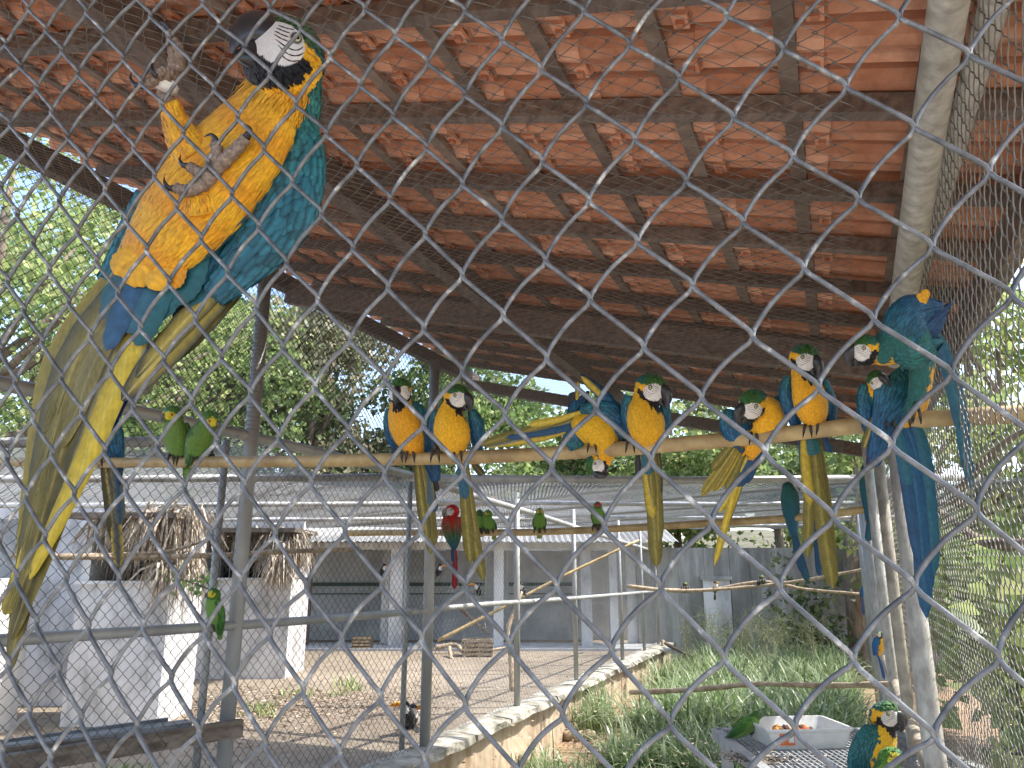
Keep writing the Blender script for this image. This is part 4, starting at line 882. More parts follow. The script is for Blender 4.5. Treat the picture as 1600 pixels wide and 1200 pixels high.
def loft(mb, fig, spine, colf, n=36, seg=48, refz=Vector((0, 0, 1)), cap=True, ridge=None):
    """spine: (px, py, z, half width, half depth). returns sampler for feather scattering"""
    S = cr(spine, seg); C = [Vector((s[0], -s[1], s[2])) for s in S]; rings = []; fr = []
    for i, c in enumerate(C):
        t = (C[min(i + 1, seg)] - C[max(i - 1, 0)]); t.normalize(); e1 = refz.cross(t)
        if e1.length < .05: e1 = Vector((1, 0, 0))
        e1.normalize(); e2 = t.cross(e1)
        if e2.dot(refz) < 0: e2 = -e2
        fr.append((c, t, e1, e2, max(.3, S[i][3]), max(.3, S[i][4])))
    def pt(ti, th):
        k = ti * seg; i = min(int(k), seg - 1); f = k - i; A_, B_ = fr[i], fr[i + 1]
        c = A_[0].lerp(B_[0], f); e1 = A_[2].lerp(B_[2], f); e2 = A_[3].lerp(B_[3], f); rw = A_[4] + (B_[4] - A_[4]) * f; rd = A_[5] + (B_[5] - A_[5]) * f
        return c + e1 * math.cos(th) * rw + e2 * math.sin(th) * rd
    def nm(ti, th):
        k = ti * seg; i = min(int(k), seg - 1); A_ = fr[i]; v = A_[2] * math.cos(th) / A_[4] + A_[3] * math.sin(th) / A_[5]; return v.normalized()
    vs = []; cs = []
    for i in range(seg + 1):
        for k in range(n):
            th = 2 * math.pi * k / n; p = pt(i / seg, th); vs.append(fig.W(p)); cs.append(colf(i / seg, th, p, nm(i / seg, th)))
    fs = [(i * n + k, i * n + (k + 1) % n, (i + 1) * n + (k + 1) % n, (i + 1) * n + k) for i in range(seg) for k in range(n)]
    if cap: fs += [tuple(range(n))[::-1], tuple(seg * n + k for k in range(n))]
    if mb is not None: mb.add(vs, fs, cs)
    ln = sum((C[i + 1] - C[i]).length for i in range(seg))
    return dict(pt=pt, nm=nm, col=colf, len=ln, fr=fr, seg=seg)
def scatter(mb, fig, L_, t0, t1, fl, fw, lift=.12, dens=1.0, rev=False, th0=0, th1=2 * math.pi, rg=random, kj=.16, edge=None, prob=None, ek=.90):
    """overlapping small feathers laid along a loft; fl, fw = feather length and width at both ends"""
    t = t1 if not rev else t0
    t = t0
    while t < t1:
        f = (t - t0) / max(1e-6, t1 - t0); fl_ = fl[0] + (fl[1] - fl[0]) * f; fw_ = fw[0] + (fw[1] - fw[0]) * f
        k = int(t * L_['seg']); A_ = L_['fr'][min(k, L_['seg'])]; per = math.pi * (A_[4] + A_[5]) * abs(th1 - th0) / (2 * math.pi)
        n = max(3, int(per / (fw_ * .62) * dens)); ph = rg.random()
        for i in range(n):
            th = th0 + (th1 - th0) * (i + ph + rg.uniform(-.25, .25)) / n; tt = t + rg.uniform(-.4, .4) * fl_ * .4 / L_['len']; tt = min(max(tt, 0), .995)
            p = L_['pt'](tt, th)
            if prob and rg.random() > prob(tt, th, p): continue
            nn = L_['nm'](tt, th); dt = fl_ / L_['len'] * rg.uniform(.8, 1.2)
            if rev: t2 = max(tt - dt, 0)
            else: t2 = min(tt + dt, 1.0)
            q = L_['pt'](t2, th + rg.uniform(-.06, .06)); dv = q - p
            if dv.length < fl_ * .35: dv = (dv.normalized() if dv.length > .01 else (L_['fr'][-1][1] * (-1 if rev else 1))) * fl_ * .8
            q = p + dv.normalized() * fl_ * rg.uniform(.85, 1.15) if dv.length > 2.5 * fl_ else p + dv
            lf = fl_ * lift * rg.uniform(.4, 1.3); sd = dv.cross(nn).normalized() * fw_ * .5 * rg.uniform(.8, 1.15)
            p0 = p + nn * .3; a = p + dv * .4 + nn * lf * .7; b_ = p + dv * .8 + nn * lf; tip = p + dv * 1.05 + nn * lf * .8
            c = jit(L_['col'](tt, th, p, nn), kj, rg); ce = edge if edge else tuple(q * ek for q in c)
            cd = tuple(c[j] * (ek + .06) for j in range(3)); ct = tuple(min(1, c[j] * (2.04 - ek)) for j in range(3))
            mb.add([fig.W(x) for x in (p0 - sd * .4, p0 + sd * .4, a - sd, a + nn * fw_ * .08, a + sd, b_ - sd * .8, b_ + nn * fw_ * .08, b_ + sd * .8, tip)],
                   [(0, 1, 4, 3), (0, 3, 2), (2, 3, 6, 5), (3, 4, 7, 6), (5, 6, 8), (6, 7, 8)], [cd, cd, c, ct, ce, c, ct, ce, ce])
        t += fl_ * .42 / L_['len'] / dens ** .5
def blade(fig, name, pts, wmax, colf, parent, mat=None, seg=22, nc=6, camber=.18, taper=(.35, .8, .12), tilt=0, org=None, rag=.0, rg=random):
    """one long feather. pts (px,py,z); colf(t, s) with s -1..1 across"""
    S = cr(pts, seg); C = [Vector((q[0], -q[1], q[2])) for q in S]; vs = []; cs = []
    ph = rg.uniform(0, 9)
    for i, c in enumerate(C):
        t = i / seg; T = (C[min(i + 1, seg)] - C[max(i - 1, 0)]).normalized(); e1 = Vector((0, 0, 1)).cross(T)
        e1 = e1.normalized() if e1.length > .05 else Vector((1, 0, 0)); e2 = T.cross(e1); e2 = e2 if e2.z > 0 else -e2
        w_ = wmax * (taper[0] + (1 - taper[0]) * math.sin(min(1, t / taper[1]) * math.pi / 2)) if t < taper[1] else wmax * math.sqrt(max(.0, 1 - ((t - taper[1]) / (1.0001 - taper[1])) ** 2)) + wmax * .04
        for k in range(nc + 1):
            s = -1 + 2 * k / nc; ww = w_ * (1 + rag * math.sin(t * 40 + ph + s * 3) * abs(s))
            z = -camber * w_ * s * s + (.06 * w_ if abs(s) < .01 else 0) + tilt * s * w_
            vs.append(fig.W(c + e1 * s * ww + e2 * z)); cc = colf(t, s); cs.append(jit(cc, .05, rg))
    n = nc + 1; b = MB(); b.add(vs, [(i * n + k, i * n + k + 1, (i + 1) * n + k + 1, (i + 1) * n + k) for i in range(seg) for k in range(nc)], cs)
    # a second skin so that the feather has thickness
    return b.build(name, mat or M['feather_big'], parent, smooth=True)
def barb(base, edge, shaft, t0=None, tipc=None, tipt=.8):
    def f(t, s):
        c = lerp3(base, edge, abs(s) ** 1.6)
        if t0 and t < .25: c = lerp3(t0, c, t / .25)
        if tipc and t > tipt: c = lerp3(c, tipc, (t - tipt) / (1 - tipt))
        if abs(s) < .1: c = lerp3(c, shaft, .7)
        k = 1 + .10 * math.sin(t * 90 + s * 22 + 5 * s * s); return (c[0] * k, c[1] * k, c[2] * k)
    return f
FACE_LINES = [[(.78, .36), (.60, .38), (.45, .46)], [(.80, .26), (.64, .26), (.52, .29)], [(.80, .15), (.64, .14), (.50, .17)], [(.77, .05), (.62, .03), (.46, .06), (.34, .08)], [(.70, -.06), (.50, -.09), (.28, -.05), (.14, .06), (.08, .22)],
              [(.60, -.16), (.40, -.21), (.20, -.17), (.05, -.04), (-.02, .12)], [(.46, -.30), (.28, -.33), (.10, -.27), (-.04, -.12)], [(.50, .50), (.34, .52), (.2, .47), (.1, .38)]]
# ---- heads, in their own frame: f forward, l sideways, u up (unit = head radius)
def macaw_col(p, dense, pal):
    f, l, u = p; al = abs(l)
    e = ((f - .52) / .56) ** 2 + ((u + .02) / .56) ** 2; e2 = ((f - .42) / .82) ** 2 + ((u + .18) / .86) ** 2
    if e < 1 and f > -.1:
        c = pal.get('face', WHITE)
        return c
    if u < -.02 and e2 < 1 and f > -.35: return pal.get('chin', BLACK)
    if u > .30 + max(0, .25 - f) * .25 and f > -.55: return lerp3(pal.get('crown', GREEN), pal.get('nape', TEALG), (-f + .2) * 1.3)
    if f < .25 and al > .35 and u < .35 and f > -.75: return pal.get('side', YEL)
    if u < -.3 and f > -.3: return pal.get('throat', YEL)
    return pal.get('nape', TEALG)
def amazon_col(p, dense, pal):
    f, l, u = p
    if f > .1 and math.hypot(f - .62, u - .12) < .42: return pal.get('face', (.62, .52, .03))
    if f > .6 and u > .25: return pal.get('front', (.10, .25, .12))
    return pal.get('crown', (.07, .19, .025))
def toucan_col(p, dense, pal):
    f, l, u = p
    if u < -.1 and f > -.35: return (.75, .72, .66)
    return (.012, .012, .014)
def head(fig, root, hx, hy, hz, r, fwd, up, kind, pal, dense=False, open_=0.0):
    Fv = Vector(fwd).normalized(); Uv = Vector(up); Uv = (Uv - Fv * Uv.dot(Fv)).normalized(); Lv = Uv.cross(Fv); c = Vector((hx, -hy, hz))
    def L2(f, l, u): return c + (Fv * f + Lv * l + Uv * u) * r
    cf = {'macaw': macaw_col, 'amazon': amazon_col, 'toucan': toucan_col}[kind]
    nu, nv = (150, 110) if dense else ((56, 40) if r > 12 else (20, 14)); b = MB(); vs = []; cs = []
    for j in range(nv + 1):
        ph = math.pi * j / nv
        for i in range(nu):
            th = 2 * math.pi * i / nu; f, l, u = math.cos(ph), math.sin(ph) * math.sin(th), math.sin(ph) * math.cos(th)
            sx = 1.0 if f > 0 else 1.15
            if f > .55: k = 1 - (f - .55) * .25; l *= k; u *= k
            vs.append(fig.W(L2(f * sx, l * .82, u * (.98 if u > 0 else 1.02)))); cs.append(jit(cf((f, l, u), dense, pal), .04))
    b.add(vs, [(j * nu + i, j * nu + (i + 1) % nu, (j + 1) * nu + (i + 1) % nu, (j + 1) * nu + i) for j in range(nv) for i in range(nu)], cs)
    hd = b.build('head', M['skin'], root, smooth=True)
    if kind == 'macaw' and r > 9:
        b = MB()
        for ln_ in FACE_LINES:
            for sg_ in (1, -1):
                S = cr(ln_, 8); P = []
                for f_, u_ in [(q[0], q[1]) for q in S]:
                    k_ = 1 - (f_ - .55) * .25 if f_ > .55 else 1; uu = u_ * k_; l_ = .82 * k_ * math.sqrt(max(.02, 1 - f_ * f_ - u_ * u_)); P.append(fig.W(L2(f_, sg_ * (l_ + .004), uu)))
                m_ = (.017 if dense else .012) * r * fig.d / F; b.tube(P, [m_ * q for q in (.4, .9, 1.2, .7, 1.2, .8, 1.2, .9, .3)], 5, c3=(.015, .015, .016))
        b.build('face_lines', M['skin'], hd, kind='stuff')
    # feather tufts over the feathered parts of the head
    if r > 10:
        b = MB(); cnt = 1500 if dense else 340
        for _ in range(cnt):
            ph = math.acos(random.uniform(-.95, .8)); th = random.uniform(0, 6.283); f, l, u = math.cos(ph), math.sin(ph) * math.sin(th), math.sin(ph) * math.cos(th)
            col = cf((f, l, u), False, pal)
            if col == pal.get('face', WHITE) and kind == 'macaw': continue
            n_ = (Fv * f + Lv * l * .9 + Uv * u).normalized(); bk = (-Fv - n_ * (-Fv).dot(n_))
            if bk.length < .1: continue
            bk.normalize(); s_ = n_.cross(bk); p = L2(f * (1 if f > 0 else 1.15), l * .83, u); fl_ = r * (.20 if dense else .26); fw_ = r * (.035 if dense else .075)
            cc = jit(col, .2); e = p + bk * fl_ + n_ * fl_ * .14
            b.add([fig.W(q) for q in (p + s_ * fw_, p - s_ * fw_, (p + e) / 2 - s_ * fw_ * 1.2 + n_ * fl_ * .16, e, (p + e) / 2 + s_ * fw_ * 1.2 + n_ * fl_ * .16)], [(0, 1, 2, 4), (4, 2, 3)], [cc] * 5)
        b.build('head_plumage', M['feather'], hd, kind='stuff')
    # beak
    def arc(pts, n, nseg, wd, col):
        S = cr(pts, nseg); vs = []; cs = []
        for i, q in enumerate(S):
            a = S[max(i - 1, 0)]; b2 = S[min(i + 1, nseg)]; t = Vector((b2[0] - a[0], b2[1] - a[1])).normalized(); nx_, ny_ = -t.y, t.x
            for k in range(n):
                th = 2 * math.pi * k / n; w2 = max(q[2], .01); vs.append(fig.W(L2(q[0] + nx_ * math.cos(th) * w2, math.sin(th) * w2 * wd, q[1] + ny_ * math.cos(th) * w2))); cs.append(col(i / nseg, math.cos(th)))
        mb = MB(); mb.add(vs, [(i * n + k, i * n + (k + 1) % n, (i + 1) * n + (k + 1) % n, (i + 1) * n + k) for i in range(nseg) for k in range(n)] + [tuple(range(n))[::-1], tuple(nseg * n + k for k in range(n))], cs); return mb
    n_, sg = (28, 26) if dense else (12, 10)
    if kind == 'macaw':
        bc = pal.get('beak', (.03, .03, .034))
        arc([(.60, .10, .43), (.92, .15, .44), (1.18, -.04, .40), (1.31, -.36, .29), (1.28, -.68, .15), (1.19, -.90, .03)], n_, sg, .74, lambda t, s: jit(lerp3(bc, (.05, .05, .055), t), .1)).build('upper_beak', M['beak'], hd, smooth=True)
        o = open_
        arc([(.52, -.40, .35), (.80, -.52 - o * .5, .35), (.98, -.60 - o, .25), (1.06, -.55 - o, .08)], n_, sg, .74, lambda t, s: jit(bc, .1)).build('lower_beak', M['beak'], hd, smooth=True)
        ex = (.34, .80, .27)
    elif kind == 'amazon':
        bc = pal.get('beak', (.10, .095, .08))
        arc([(.72, .10, .30), (1.0, .10, .28), (1.2, -.1, .20), (1.26, -.36, .09), (1.22, -.5, .02)], n_, sg, .7, lambda t, s: bc).build('upper_beak', M['beak'], hd, smooth=True)
        arc([(.68, -.25, .22), (.92, -.36, .18), (1.06, -.36, .05)], n_, sg, .7, lambda t, s: bc).build('lower_beak', M['beak'], hd, smooth=True)
        ex = (.45, .78, .22)
    else:
        oc_ = (.80, .24, .015)
        arc([(.6, .12, .42), (1.3, .22, .44), (2.2, .16, .40), (3.0, -.06, .28), (3.45, -.32, .12), (3.55, -.45, .03)], 12, 14, .55, lambda t, s: (.012, .01, .01) if t > .86 or t < .06 else lerp3(oc_, (.75, .45, .05), .5 + .5 * s)).build('upper_beak', M['beak'], hd, smooth=True)
        arc([(.6, -.22, .30), (1.4, -.18, .26), (2.4, -.24, .20), (3.2, -.38, .08), (3.35, -.44, .02)], 12, 12, .5, lambda t, s: oc_).build('lower_beak', M['beak'], hd, smooth=True)
        ex = (.42, .80, .2)
    for sgn in (1, -1):
        ec = L2(ex[0] * 1.0, sgn * ex[1] * .93, ex[2]); out = (Lv * sgn * .93 + Fv * .25 + Uv * .15).normalized(); er = r * (.135 if kind == 'macaw' else .17)
        b = MB(); a1 = out.cross(Uv).normalized(); a2 = out.cross(a1); n2 = 24 if dense else 10; vs = [fig.W(ec + out * er * .62)]; cs = [(.004, .004, .004)]
        prof_ = ((.28, .60, (.004, .004, .004)), (.42, .56, (.01, .01, .01)), (.46, .55, pal.get('iris', (.55, .52, .28))), (.72, .40, pal.get('iris', (.55, .52, .28)))) + (((.78, .36, (.02, .02, .02)), (1.0, .1, (.03, .03, .03)), (1.25, .02, (.45, .43, .4)), (1.35, -.2, (.6, .57, .52))) if kind == 'macaw' else ((.8, .3, (.02, .02, .02)), (1.0, -.1, (.05, .05, .05))))
        for (rr_, hh_, cc) in prof_:
            for k in range(n2): a = 2 * math.pi * k / n2; vs.append(fig.W(ec + (a1 * math.cos(a) + a2 * math.sin(a)) * er * rr_ + out * er * hh_)); cs.append(cc)
        fs = [(0, 1 + k, 1 + (k + 1) % n2) for k in range(n2)] + [(1 + j * n2 + k, 1 + (j + 1) * n2 + k, 1 + (j + 1) * n2 + (k + 1) % n2, 1 + j * n2 + (k + 1) % n2) for j in range(len(prof_) - 1) for k in range(n2)]
        b.add(vs, fs, cs); b.build('eye', M['eye'], hd, smooth=True)
    return L2
def gripping_foot(fig, root, x, y, r, sc=1.0, z=0, col=(.075, .065, .055)):
    """zygodactyl foot clasping a bar of radius r (picture units) whose axis runs across at height y"""
    ft = MB(); ft.tube([fig.W(Vector((x, -(y - r * 1.5 - 6 * sc), z - 2))), fig.W(Vector((x, -(y - r - 2 * sc), z)))], [3.6 * sc * fig.d / F, 3.4 * sc * fig.d / F], 8, c3=col)
    f = ft.build('foot', M['foot'], root, smooth=True)
    for dx, sp, ang in ((-3.5, -2.5, 1), (3.5, 2.0, 1), (-2, -2, -1), (3, 3, -1)):
        P = []; rs = []
        for k in range(9):
            a = k / 8 * 2.05; rr_ = r + 2.6 * sc; P.append(fig.W(Vector((x + (dx + sp * a * .8) * sc, -y + math.cos(a) * rr_, z + ang * math.sin(a) * rr_)))); rs.append((2.9 - .15 * k) * sc * fig.d / F if k < 6 else (1.5 - .55 * (k - 6)) * sc * fig.d / F)
        b = MB(); b.tube(P, rs, 7, c3=lambda t: col if t < .7 else (.012, .012, .012)); b.build('toe', M['foot'], f, smooth=True)
MAC = dict(crown=GREEN, nape=TEALG, side=YEL, throat=YEL, chin=BLACK, face=WHITE)
RED = dict(crown=(.55, .018, .02), nape=(.5, .016, .02), side=(.55, .02, .02), throat=(.5, .02, .02), chin=(.5, .02, .02), face=WHITE, beak=(.35, .32, .27))
AMZ = dict(iris=(.5, .16, .02))
def body_col(belly, back, bvec, thr=.0, alt=None):
    bv = Vector(bvec).normalized(); tone = random.uniform(.86, 1.06); hue = random.uniform(.86, 1.1); ph = random.uniform(0, 6); belly = (belly[0] * tone, belly[1] * tone * hue, belly[2] * tone)
    def f(t, th, p, n):
        k = n.dot(bv) + .16 * math.sin(p.x * .22 + p.y * .17 + ph) + .09 * math.sin(p.x * .5 + p.y * .61 + 2 * ph) + .05 * math.sin(p.y * 1.3)
        if k > thr: return lerp3(belly, alt, (t - .45) * 1.6) if alt else belly
        return back if not callable(back) else back(t)
    return f
wing_grad = lambda a, b_, c: (lambda t, th, p, n: lerp3(a, b_, t * 2) if t < .5 else lerp3(b_, c, t * 2 - 1))
def bird(name, label, cat, group, d, anchor, hd_, body, bvec, wings, tail, feet, pal=MAC, kind='macaw', belly=YEL, back=TEALG, belly_alt=YEL2, thr=.0, res=1.0, wingcol=(TEAL, BLUE, DBLUE), fsz=1.0, dense=False, dfun=None, foot_r=11, foot_sc=1.0, wing_f=(8, 20), tailpal=None, fig=None):
    fig = fig or Fig(d, dfun=dfun); root = thing(name, fig.W(Vector((anchor[0], -anchor[1], 0))), label, cat, group)
    L = None
    if body and kind == 'macaw': body = [(q[0], q[1], q[2], q[3] * .88, q[4] * .92) for q in body]
    if body:
        mb = MB(); n = int(36 * res) if res >= .5 else 14; sg = int(46 * res) if res >= .5 else 14; bc0 = body_col(belly, back, bvec, thr, belly_alt); bcf = bc0
        if kind == 'macaw' and hd_ and pal.get('chin') == BLACK and hd_[4][2] > 0:
            Fq_ = Vector(hd_[4]).normalized(); Uq_ = Vector(hd_[5]); Uq_ = (Uq_ - Fq_ * Uq_.dot(Fq_)).normalized(); bib = Vector((hd_[0], -hd_[1], hd_[2])) + (Fq_ * .62 - Uq_ * .62) * hd_[3]; br = hd_[3] * .58
            bcf = lambda t, th, p, n_: BLACK if (p - bib).length < br * (1 + .08 * math.sin(p.x * 1.1 + p.y * .7)) else bc0(t, th, p, n_)
        elif kind == 'toucan':
            bib = Vector((hd_[0], -hd_[1] - hd_[3] * 1.0, hd_[2])); br = hd_[3] * 1.25; bcf = lambda t, th, p, n_: (.74, .70, .62) if (p - bib).length < br and n_.dot(Vector(hd_[4]).normalized()) > -.2 else bc0(t, th, p, n_)
        L = loft(mb, fig, body, bcf, n, sg); bo = mb.build('body', M['feather'], root, smooth=True)
        if res >= .5:
            fb = MB(); scatter(fb, fig, L, .02, .97, (7 * fsz, 11 * fsz), (4.2 * fsz, 6 * fsz), .09, 1.0, kj=.09, ek=.95); fb.build('plumage', M['feather'], bo, kind='stuff')
    if hd_: head(fig, root, *hd_[:4], hd_[4], hd_[5], kind, pal, dense, hd_[6] if len(hd_) > 6 else 0)
    for wsp in wings:
        wc = wingcol
        if isinstance(wsp, dict): wc = wsp.get('col', wingcol); wsp = wsp['s']
        mb = MB(); Lw = loft(mb, fig, wsp, wing_grad(*wc), 18 if res >= .5 else 10, 26 if res >= .5 else 10); wo = mb.build('wing', M['feather'], root, smooth=True)
        if res >= .5:
            fb = MB(); scatter(fb, fig, Lw, .03, .95, (wing_f[0] * fsz, wing_f[1] * fsz), (5.2 * fsz, 6.6 * fsz), .06, .8, kj=.3, ek=.6); fb.build('wing_coverts', M['feather_big'], wo, kind='stuff')
    for tt in tail:
        pts, wd, cols = tt[:3]; nmn = tt[3] if len(tt) > 3 else 'tail_feather'
        blade(fig, nmn, pts, wd, barb(*cols), root, seg=22 if res >= .5 else 8, nc=6 if res >= .5 else 2)
    for (x, y, z) in feet: gripping_foot(fig, root, x, y, foot_r, foot_sc, z)
    return fig, root
def pd(px): return dep(PP(px, perch_y(px)))
T_OL = (OLIVE, (.12, .095, .02), (.33, .27, .07)); T_DK = (DOLIVE, (.045, .04, .02), (.2, .16, .05)); T_YE = (YTAIL, (.36, .27, .03), (.6, .5, .15)); T_BL = (BLUE, DBLUE, (.02, .05, .1)); T_BK = ((.02, .022, .028), (.012, .014, .02), (.05, .05, .05))
GM = 'blue and yellow macaws in a row on the long bamboo perch'
# --- two upright macaws left of centre
bird('macaw', 'upright macaw facing the camera, left one of the close pair near the middle', 'macaw', GM, pd(640), (645, 700),
     (625, 612, 4, 21, (-.25, -.12, .95), (.02, 1, .1)),
     [(627, 612, -6, 13, 13), (627, 630, -5, 18, 17), (628, 648, 0, 25, 23), (634, 668, 2, 28, 25), (642, 688, 0, 24, 22), (650, 704, -4, 15, 14), (655, 714, -8, 8, 8)], (-.12, 0, 1),
     [[(643, 630, -8, 9, 9), (655, 655, -6, 17, 9), (666, 690, -10, 19, 9), (675, 722, -20, 12, 6), (681, 752, -24, 6, 4)], [(608, 638, -4, 5, 7), (606, 660, -4, 7, 8), (612, 685, -6, 8, 7), (622, 706, -12, 5, 5)]],
     [([(655, 705, -14), (666, 775, -22), (673, 866, -26)], 8, T_OL), ([(650, 705, -13), (657, 770, -20), (668, 846, -24)], 9, (OLIVE, DOLIVE, (.4, .32, .08))), ([(660, 705, -16), (671, 760, -25), (680, 800, -27)], 7, T_BL), ([(656, 700, -16), (666, 740, -20), (672, 790, -22)], 9, (BLUE, OLIVE, (.1, .1, .05))), ([(668, 720, -22), (678, 748, -26), (683, 768, -28)], 5, T_BK, 'wing_feather'), ([(661, 705, -18), (673, 790, -27), (680, 852, -28)], 6, T_OL)],
     [(622, 717, 2), (641, 717, 2)])
bird('macaw', 'upright blue and yellow macaw with its head turned right, right one of the close pair', 'macaw', GM, pd(715), (712, 700),
     (715, 622, 4, 21, (.72, -.12, .62), (0, 1, .05)),
     [(712, 620, -7, 14, 14), (706, 638, -5, 19, 18), (703, 656, 0, 27, 24), (706, 675, 2, 32, 26), (710, 692, 0, 28, 22), (714, 705, -4, 16, 14), (717, 713, -8, 8, 8)], (.0, 0, 1),
     [[(736, 640, -4, 6, 8), (744, 660, -4, 11, 9), (747, 685, -8, 10, 7), (745, 706, -14, 5, 5)], [(680, 640, -4, 4, 7), (676, 662, -4, 6, 8), (680, 690, -8, 6, 6)]],
     [([(716, 705, -14), (730, 800, -24), (756, 908, -28)], 9, T_OL), ([(722, 705, -14), (727, 790, -22), (735, 880, -25)], 9, T_OL), ([(716, 700, -12), (722, 740, -16), (727, 780, -20)], 8, (BLUE, TEAL, (.05, .1, .12))), ([(735, 715, -18), (744, 730, -20), (755, 742, -22)], 6, T_DK, 'wing_feather'), ([(727, 705, -16), (738, 800, -25), (750, 880, -28)], 7, T_OL)],
     [(680, 717, 2), (715, 716, 2)])
# --- bending macaw
bird('macaw', 'macaw bending under the perch, head upside down, tail stretched out to the left', 'macaw', GM, pd(930), (930, 690),
     (933, 727, 6, 17, (.15, -.72, .55), (-.85, -.25, .2)),
     [(900, 655, -8, 14, 14), (912, 664, -3, 24, 22), (932, 672, 0, 33, 27), (945, 688, 2, 27, 22), (946, 706, 2, 18, 16), (942, 720, 3, 14, 14)], (.28, -.5, .7),
     [[(908, 640, 0, 8, 7), (945, 645, 10, 20, 8), (972, 668, 8, 20, 8), (982, 692, 2, 8, 6)],
      [(978, 688, 6, 10, 7), (968, 660, 8, 15, 7), (955, 635, 6, 11, 6), (935, 610, 2, 8, 4), (912, 592, -2, 4, 3)],
      [(903, 676, -10, 9, 8), (900, 650, -14, 15, 8), (905, 632, -16, 11, 6), (912, 622, -18, 5, 4)],
      [(905, 700, -6, 14, 8), (898, 682, -6, 16, 10), (903, 660, -6, 12, 9)]],
     [([(925, 642, 4), (850, 665, 2), (746, 696, -4)], 7, T_OL), ([(925, 648, 2), (860, 672, 0), (758, 698, -6)], 6, (BLUE, YTAIL, (.1, .12, .1))), ([(920, 640, 6), (870, 656, 4), (826, 664, 2)], 6, T_YE), ([(928, 652, 3), (880, 670, 2), (790, 684, 0)], 6, T_BL), ([(925, 655, 0), (860, 682, -3), (770, 697, -6)], 5, (YTAIL, OLIVE, (.5, .4, .1))),
      ([(965, 665, 10), (945, 625, 9), (908, 588, 5)], 6, (YTAIL, (.02, .03, .03), (.4, .35, .1)), 'wing_feather'), ([(905, 655, -10), (902, 625, -12), (903, 596, -14)], 4, (YTAIL, BLACK, (.4, .35, .1)), 'wing_feather'), ([(902, 655, -12), (894, 635, -14), (897, 612, -16)], 8, T_BK, 'wing_feather'), ([(912, 655, -12), (914, 630, -14), (910, 615, -16)], 6, T_BK, 'wing_feather')],
     [(925, 702, 4), (965, 698, 4)])
b_ = MB()
# --- middle upright
bird('macaw', 'large upright blue and yellow macaw with green forehead turned right, beside the bending macaw', 'macaw', GM, pd(1010), (1010, 680),
     (1018, 609, 4, 25, (.80, -.22, .52), (0, 1, .05)),
     [(1010, 606, -8, 16, 16), (1007, 624, -6, 22, 20), (1006, 644, 0, 30, 26), (1010, 664, 3, 33, 28), (1012, 682, 1, 27, 22), (1012, 695, -5, 15, 14), (1012, 705, -8, 8, 8)], (.05, 0, 1),
     [[(985, 618, -6, 8, 9), (980, 640, -6, 10, 10), (984, 665, -8, 9, 8), (990, 688, -12, 5, 5)], [(1036, 618, -6, 6, 9), (1040, 645, -6, 8, 10), (1038, 670, -10, 8, 8), (1034, 690, -14, 4, 5)]],
     [([(1012, 690, -14), (1020, 790, -22), (1026, 886, -26)], 11, T_OL), ([(1003, 690, -13), (1012, 750, -20), (1020, 810, -22)], 9, (YTAIL, OLIVE, (.4, .3, .1))), ([(1018, 690, -16), (1026, 760, -22), (1029, 850, -24)], 9, T_OL), ([(1008, 690, -12), (1010, 715, -14), (1014, 742, -16)], 9, (TEAL, BLUE, (.05, .1, .1))), ([(998, 695, -16), (997, 725, -18), (998, 748, -20)], 5, T_BK, 'wing_feather'), ([(1026, 695, -16), (1030, 725, -20), (1031, 782, -24)], 5, T_DK, 'wing_feather')],
     [(985, 702, 3), (1033, 700, 3)], foot_r=11)
# --- leaning macaw
bird('macaw', 'macaw crouching low with its head down to the left, tail feathers spread below', 'macaw', GM, pd(1180), (1185, 672),
     (1176, 634, 10, 25, (-.72, -.36, .58), (-.05, 1, .35)),
     [(1186, 632, 0, 18, 18), (1200, 642, 0, 25, 22), (1203, 655, 0, 30, 25), (1196, 668, -3, 28, 22), (1182, 690, -10, 18, 16), (1170, 710, -16, 12, 10)], (.4, -.2, .8),
     [[(1148, 640, -4, 12, 9), (1146, 655, -4, 22, 11), (1150, 672, -6, 22, 9), (1160, 695, -12, 12, 7)], [(1204, 624, -6, 12, 8), (1216, 642, -8, 13, 9), (1222, 660, -10, 9, 8), (1215, 675, -12, 6, 5)]],
     [([(1165, 675, -10), (1135, 720, -14), (1096, 775, -18)], 8, (OLIVE, (.35, .25, .03), (.5, .4, .1)), 'wing_feather'), ([(1168, 680, -11), (1142, 725, -15), (1115, 768, -18)], 7, (DOLIVE, YTAIL, (.5, .4, .1)), 'wing_feather'), ([(1160, 675, -9), (1140, 700, -12), (1112, 735, -14)], 8, T_OL, 'wing_feather'), ([(1172, 680, -12), (1150, 735, -16), (1134, 765, -18)], 7, T_OL, 'wing_feather'),
      ([(1185, 685, -12), (1172, 720, -16), (1150, 760, -18)], 12, (BLUE, DBLUE, (.02, .05, .1)), 'wing_feather'), ([(1192, 685, -14), (1180, 715, -17), (1160, 755, -19)], 11, T_BL, 'wing_feather'), ([(1178, 690, -14), (1150, 760, -19), (1116, 884, -24)], 6, (YTAIL, (.3, .2, .02), (.6, .5, .15))), ([(1180, 695, -15), (1156, 760, -20), (1124, 850, -25)], 5, (YTAIL, (.05, .05, .03), (.6, .5, .15))), ([(1175, 700, -15), (1142, 770, -20), (1122, 800, -23)], 6, T_YE)],
     [(1178, 690, 4), (1208, 686, 4)])
